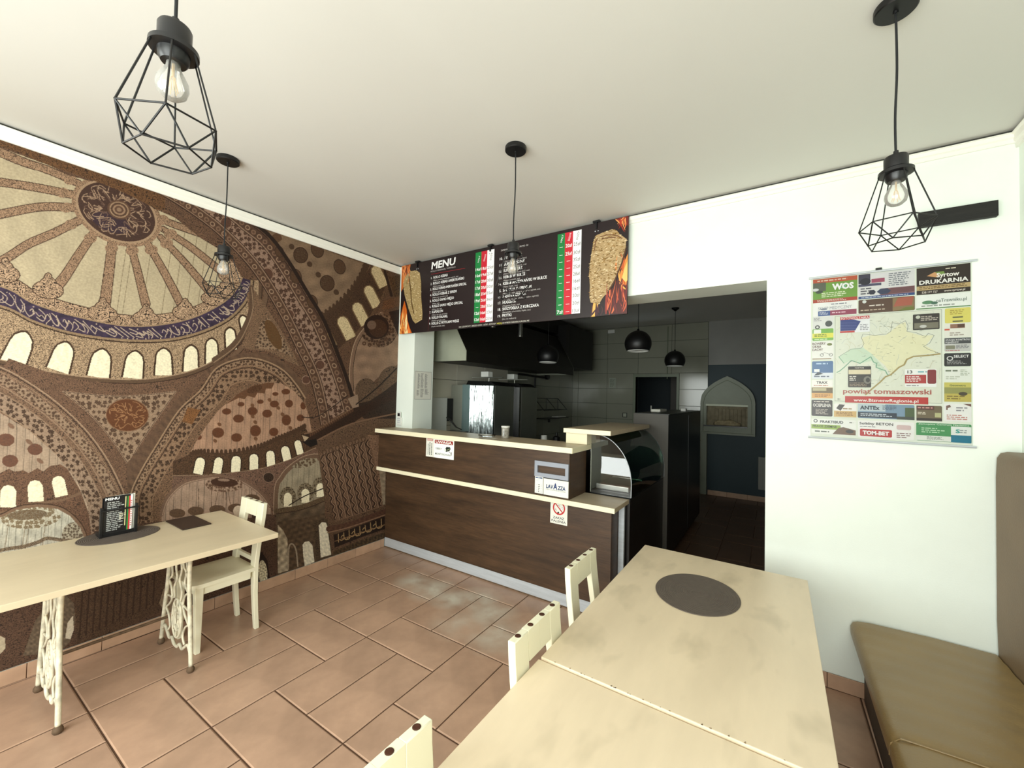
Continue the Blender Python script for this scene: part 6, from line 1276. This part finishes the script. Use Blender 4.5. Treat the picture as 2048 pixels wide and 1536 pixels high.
cage_lamp(.715, -1.985, 2.272, .011, 'black cage pendant hanging in front of the mural', g3)
cage_lamp(2.280, -1.18, 2.265, .3, 'black cage pendant hanging in front of the menu board', g3)
cage_lamp(3.860, -1.185, 2.272, .771, 'black cage pendant at the right, in front of the white wall', g3)
def dome_lamp(x, y, z, label, zc=H):
    t = thing('dome_pendant_lamp', label, 'pendant lamp', (x, y, zc), 0, 'black dome pendant lamps in the kitchen'); d = z-zc
    obj('canopy', lathe([(.055, 0), (.055, -.012), (.012, -.05), (0, -.05)], n=24), M['black'], t, True)
    obj('cord', tube([(0, 0, -.04), (0, 0, d+.15)], .0035, n=8), M['cord'], t); r = .149
    out = [(.0, .155), (.012, .155), (.014, .138)]+[(r*math.sin(a), r*math.cos(a)-.012) for a in [math.radians(q) for q in range(8, 128, 6)]]
    inn = [(p[0]*.975, p[1]-.002) for p in out[3:]][::-1]
    o = obj('shade', lathe([(a, d+b) for a, b in out+inn+[(0, .13)]], n=48), M['black'], t, True); o['label'] = 'glossy black dome shade'
    a = math.radians(126); rr = r*math.sin(a); zz = d+r*math.cos(a)-.012
    obj('pale_lining', lathe([(rr*.99, zz+.004), (rr*.985, zz-.002), (rr*.93, zz-.002), (rr*.96, zz+.02)], n=48), M['plastic'], t, True)
    bb = obj('bulb', lathe([(.0, d-.0), (.013, d), (.03, d-.03), (.03, d-.055), (0, d-.08)], n=18), M['plastic'], t, True)
    return t
dome_lamp(2.179, 1.61, 2.293, 'nearest black dome pendant, over the display case')
dome_lamp(2.207, 3.46, 2.255, 'further black dome pendant, above the tall fridge')
dome_lamp(.897, 1.831, 2.21, 'black dome pendant almost lost against the dark hood')

# ============================ kitchen ============================
t = thing('extraction_hood', 'large steel extraction hood with sloped dark side over the grills', 'extractor hood', (.3, 1.9, 2.03))
def kp(n, bm, m, smooth=False): o = obj(n, bm, m, t, smooth); o.matrix_parent_inverse = Matrix.Translation(-Vector(t.location)); return o
hp = [(KX+.005, 2.028), (.608, 2.028), (.608, 2.14), (.455, 2.40), (.30, 2.68), (KX+.005, 2.68)]
kp('near_end_panel', prism(hp, .445, .452, 'y'), M['steel_dull'])
kp('far_end_panel', prism(hp, 3.30, 3.308, 'y'), M['steel_dull'])
dkh = mat('dark_hood_sheet', (34, 32, 27), .45, .3, var=.15, scale=6)  # darker sheet than the hood's end panels
bm = bmesh.new()
for a, b in zip(hp[1:4], hp[2:5]): 
    V4 = [bm.verts.new(q) for q in ((a[0], .453, a[1]), (a[0], 3.30, a[1]), (b[0], 3.30, b[1]), (b[0], .453, b[1]))]; bm.faces.new(V4)
    V4 = [bm.verts.new(q) for q in ((a[0]-.006, .453, a[1]), (a[0]-.006, 3.30, a[1]), (b[0]-.006, 3.30, b[1]), (b[0]-.006, .453, b[1]))]; bm.faces.new(V4[::-1])
kp('sloped_front', bm, dkh); kp('top_sheet', box(KX+.005, .30, .453, 3.30, 2.68, 2.686), dkh); kp('lower_rim', box(.59, .609, .453, 3.30, 2.016, 2.03), dkh)
kp('inner_baffle', box(KX+.01, .58, .46, 3.29, 2.05, 2.056), dkh)
t = thing('ventilation_duct', 'black boxed ventilation duct under the ceiling at the end of the hood', 'duct', (.2, 3.9, 2.6))
kp('duct_box', box(KX+.006, .50, 3.33, 4.40, 2.17, 2.90, bev=.004), mat('black_duct', (14, 13, 11), .5)); kp('ceiling_run', box(KX+.006, .28, .5, 4.4, 2.75, 3.0, bev=.004), dkh); kp('end_flange', box(.44, .506, 3.31, 3.335, 2.17, 2.90), dkh)
for k, (x, y, z) in enumerate(((.62, .92, 2.47), (.62, 1.55, 2.44))):
    t = thing('flexible_pipe', ['ribbed silvery pipe end above the hood, on the left', 'ribbed silvery pipe end above the hood, on the right'][k], 'pipe', (x, y, z), 0, 'ribbed pipes above the hood')
    obj('hose', lathe([(q, zz) for i in range(9) for q, zz in ((.034, i*.022), (.026, i*.022+.011))], n=16), M['steel'], t, True); obj('collar', lathe([(.03, .195), (.036, .195), (.036, .30), (.03, .30)], n=16), M['black'], t)

# back worktop with the two vertical grills
t = thing('steel_work_bench', 'steel work bench along the kitchen side wall carrying the grills', 'work bench', (.25, 2.2, 0))
kp('bench_top', box(KX+.006, .68, .92, 3.35, .86, .90, bev=.003), M['steel'])
for x in (KX+.05, .62):
    for y in (1.0, 3.28): kp('leg', box(x-.02, x+.02, y-.02, y+.02, 0, .858), M['steel'])
kp('lower_shelf', box(KX+.04, .64, 1.0, 3.28, .25, .27), M['steel'])
def grill(y0, label, shield):
    global t
    t = thing('vertical_grill', label, 'grill', (.3, y0+.25, .9005), 0, 'vertical meat grills'); 
    kp('back_housing', box(KX+.03, .098, y0, y0+.48, .901, 1.77, bev=.004), M['housing'])
    kp('side_panel', prism([(.10, y0+.001), (.225, y0+.001), (.225, y0+.012), (.10, y0+.012)], .93, 1.775, 'z'), M['sideglass'])
    bm = bmesh.new(); n = 7; F = [[bm.verts.new((.225+.27*i/n, y0+.14*i/n+.004*(i % 2), z)) for i in range(n+1)] for z in (.93, 1.765)]
    for i in range(n): bm.faces.new((F[0][i], F[0][i+1], F[1][i+1], F[1][i]))
    o = kp(shield, bm, M['foil'] if shield[0] == 'f' else M['blackp']); md = o.modifiers.new('thick', 'SOLIDIFY'); md.thickness = .004; md.offset = -1
    kp('drip_tray', box(.10, .60, y0, y0+.48, .901, .93, bev=.004), M['steel'])
    kp('spit', lathe([(.006, .93), (.006, 1.88), (0, 1.885)], (.33, y0+.26, 0), n=10), M['steel'])
    kp('burner', box(.10, .13, y0+.03, y0+.45, 1.0, 1.70), M['black'])
    kp('top_cover', prism([(.11, 1.776), (.58, 1.776), (.50, 1.82), (.14, 1.83)], y0+.06, y0+.44, 'y'), M['black'])
    kp('right_shield', prism([(.60, y0+.02), (.61, y0+.02), (.61, y0+.44), (.60, y0+.44)], .93, 1.765, 'z'), M['steel'])
    kp('motor_box', box(.24, .36, y0+.20, y0+.30, 1.885, 1.955, bev=.004), M['plastic'])
    kp('crossbar', box(.06, .56, y0+.24, y0+.26, 1.872, 1.884), M['steel'])
grill(1.0, 'vertical grill with bright crinkled foil shield, nearest the counter', 'foil_shield'); grill(1.62, 'second vertical grill with dark open front, behind the foil covered one', 'glass_shield')

t = thing('hand_towel_box', 'pale metal box on the kitchen side wall left of the grills', 'dispenser', (KX+.01, .8, 1.3))
obj('housing', box(0, .10, -.26, .04, -.13, .30, bev=.006), M['plastic'], t); obj('side_slot', box(.0, .08, .041, .17, .0, .29), M['blackp'], t)
t = thing('tongs', 'black kitchen tongs leaning behind the left end of the counter', 'tongs', (.62, .30, 1.262))
for s in (-1, 1): obj('arm', tube([(-.13, s*.012, .12), (-.10, s*.014, .11), (.0, s*.006, .03), (.07, s*.004, .012)], .005, n=6), M['black'], t)
obj('loop', tube([(-.13, .012, .12), (-.15, 0, .13), (-.13, -.012, .12)], .004, n=6), M['black'], t)
o = obj('prep_tray', box(-.10, .12, -.06, .06, 0, .05, bev=.006), M['blackp'], loc=(.60, .33, 1.20)); tag(o, 'low black tray behind the left end of the counter, under the tongs', 'tray')
t = thing('kitchen_shelf_unit', 'low dark cabinet standing behind the counter under the back shelf', 'cabinet', (.62, .42, 0)); kp('carcass', box(.29, .98, .12, .52, 0, 1.195, bev=.003), M['darkpanel']); kp('top', box(.285, .985, .115, .53, 1.195, 1.1995), M['blackp'])
t = thing('preparation_counter', 'dark preparation counter with pans in the kitchen behind the service counter', 'counter', (1.2, 1.7, 0))
kp('cabinet', box(.85, 1.9, 1.5, 1.95, 0, 1.02, bev=.003), M['darkpanel']); kp('worktop', box(.84, 1.91, 1.49, 1.96, 1.02, 1.05, bev=.003), M['blackp'])
for i, (x, r, h_, c, lab) in enumerate(((.98, .04, .09, 'plastic', 'small white cup on the dark preparation counter'), (1.16, .045, .14, 'black', 'round black pot with thin neck on the dark preparation counter'), (1.38, .06, .10, 'steel_dull', 'short steel pan on the dark preparation counter, half hidden by the riser'))):
    o = obj(['cup', 'pot', 'pan'][i], lathe([(r*.8, 0), (r, .01), (r, h_*.6), (r*(1 if i != 1 else .3), h_*.7), (r*(1 if i != 1 else .25), h_), (r*.85*(1 if i != 1 else .2), h_), (r*.8*(1 if i != 1 else .2), .015), (0, .012)], n=20), M[c], loc=(x, 1.62, 1.0505)); tag(o, lab, ['cup', 'pot', 'pan'][i])
# wall shelves and pipe on the left wall
t = thing('wire_wall_shelf', 'small black wire rack on the tiled kitchen side wall', 'rack', (KX+.006, 3.7, 1.5)); bm = bmesh.new()
for y in (-.46, 0, .46):
    tube([(0, y, .11), (.0, y, -.10)], .006, bm, 6); tube([(0, y, .11), (.20, y, -.10), (0, y, -.10)], .006, bm, 6)
obj('brackets', bm, M['black'], t); bm = bmesh.new()
for x in (0.01, .2): tube([(x, -.46, -.10), (x, .46, -.10)], .007, bm, 6)
tube([(.005, -.46, .11), (.005, .46, .11)], .007, bm, 6); obj('rails', bm, M['black'], t)
t = thing('wall_shelf', 'thin shelf low on the kitchen side wall with white cloth on it', 'shelf', (KX+.006, 3.8, 1.24)); obj('board', box(0, .20, -.5, .45, 0, .015), M['darkpanel'], t); obj('bracket', box(0, .02, -.02, .02, -.08, 0), M['black'], t)
o = obj('folded_cloth', box(-.07, .07, -.17, .17, 0, .02, bev=.007), M['paper'], loc=(KX+.11, 4.02, 1.2555)); tag(o, 'white folded cloth lying on the low wall shelf of the kitchen', 'cloth')
t = thing('gas_pipe', 'black pipe with round valve running down the tiled kitchen side wall', 'pipe', (KX+.03, 3.2, 1.99)); obj('vertical_run', tube([(0, 0, 0), (0, 0, -.74)], .016, n=10), M['black'], t); obj('horizontal_run', tube([(0, -.55, .02), (0, .42, 0)], .018, n=10), M['black'], t); o = obj('valve', lathe([(.05, -.03), (.055, 0), (.05, .03), (0, .03)], n=18), M['black'], t); o.location = (.02, .42, .02); o.rotation_euler = (0, math.radians(90), 0)

# wall socket and junction box on the back tiles
t = thing('wall_socket', 'square socket with dark frame on the tiles left of the hatch', 'socket', (1.014, KY-.0045, 1.32)); bm = bmesh.new()
for a in ((-.045, .045, .033, .045), (-.045, .045, -.045, -.033), (-.045, -.033, -.033, .033), (.033, .045, -.033, .033)): box(a[0], a[1], -.012, 0, a[2], a[3], bm)
obj('frame', bm, M['blackp'], t); obj('insert', box(-.033, .033, -.008, 0, -.033, .033), M['steel_dull'], t)
o = obj('junction_box', box(-.07, .07, -.04, 0, -.035, .035, bev=.008), M['plastic'], loc=(.72, KY-.006, 2.98)); tag(o, 'small white box high on the back tiles below the kitchen ceiling', 'junction box')
o = obj('cable_trunking', tube([(0, 0, 0), (0, 0, .98)], .008, n=8), M['kframe'], loc=(1.80, KY-.015, 2.03)); tag(o, 'thin vertical conduit on the back tiles behind the further dome pendant', 'conduit')
p_ = Print(); p_.rect(-.07, -.1, .07, .1, (150, 156, 140), 0); p_.scrib(-.05, -.08, .05, .08, (110, 118, 104), 7, 1, seed=2); o = p_.build('small_notice', loc=(.75, KY-.0075, 1.95)); tag(o, 'faint pale notice stuck on the back wall tiles', 'notice')

# oven on the blue wall
t = thing('wood_oven', 'grey pointed-arch oven front with glowing-free open mouth on the blue wall', 'oven', (2.80, KY-.05, 1.07)); t['label'] = 'grey pointed-arch oven front with a rectangular open mouth on the blue wall'
def arch(s, h=0): return spline([(x*s, 0, z) for x, z in ((-.415, .42), (-.412, .56), (-.385, .68), (-.32, .78), (-.21, .88), (-.08, .96), (0, 1.0))], 4)
L_ = [(v.x, v.z) for v in arch(1)]; R2 = [(-a, b) for a, b in L_[::-1][1:]]
hx0, hx1, hz0, hz1 = -.315, .305, .145, .505
bm = bmesh.new(); prism([(-.415, 0), (hx0, 0), (hx0, .505), (-.413, .505), (-.415, .42)], -.07, .048, 'y', bm); prism([(hx1, 0), (.415, 0), (.415, .42), (.413, .505), (hx1, .505)], -.07, .048, 'y', bm); prism([(hx0, 0), (hx1, 0), (hx1, hz0), (hx0, hz0)], -.07, .048, 'y', bm)
up = [(a, max(b, .505)) for a, b in L_ if b > .5]; up = [(-.413, .505)]+up; allp = up+[(-a, b) for a, b in up[::-1][1:]]; prism(allp, -.07, .048, 'y', bm)
obj('arch_surround', bm, M['oven'], t)
bm = bmesh.new(); P = [(x*.88, z*.9+.03) for x, z in L_+R2]; tube([(-.365, -.072, .05)]+[(a, -.072, b) for a, b in P if b > .1]+[(.365, -.072, .05)], .006, bm, 6); tube([(-.40, -.072, .035), (.40, -.072, .035)], .006, bm, 6)
obj('raised_moulding', bm, M['oven'], t)
bm = box(hx0, hx1, .0, .012, hz0, hz1); obj('mouth_back', bm, M['brick'], t)
for i in range(8): o = obj('plank', box(-.19+i*.058, -.137+i*.058, -.018, -.001, hz0+.02, .44, bev=.003, seg=1), M['brick'], t)
obj('mouth_sill', box(hx0-.04, hx1, -.10, -.071, hz0-.012, hz0+.008), M['blackp'], t); obj('mouth_lintel', box(hx0-.01, hx1+.005, -.085, -.071, hz1-.02, hz1+.01), M['steel_dull'], t)
bm = bmesh.new(); bmesh.ops.create_icosphere(bm, subdivisions=3, radius=1)
for v in bm.verts: n = math.sin(v.co.x*7)*.1+math.sin(v.co.y*9+v.co.x*4)*.12; v.co = Vector((v.co.x*.20*(1+n), v.co.y*.022*(1+n), max(-.2, v.co.z)*.075*(1+n)+.02))
o = obj('ash_heap', bm, M['ash'], loc=(2.80, KY-.095, 1.07+hz0+.01), smooth=True); tag(o, 'pale crumpled heap lying in the oven mouth', 'ash')
o = obj('corner_column', box(2.392, 2.482, KY-.05, KY-.006, .001, 1.068, bev=.003), M['oven']); tag(o, 'narrow pale column under the left foot of the oven surround', 'column')
t = thing('radiator', 'white panel radiator low on the blue wall at the doorway edge', 'radiator', (3.62, KY-.02, .21)); obj('panel', box(-.36, .36, -.06, -.01, 0, .53, bev=.01), M['kwall'], t)
for i in range(12): obj('fin', box(-.33+i*.057, -.30+i*.057, -.066, -.0605, .03, .50, bev=.002, seg=1), M['kwall'], t)
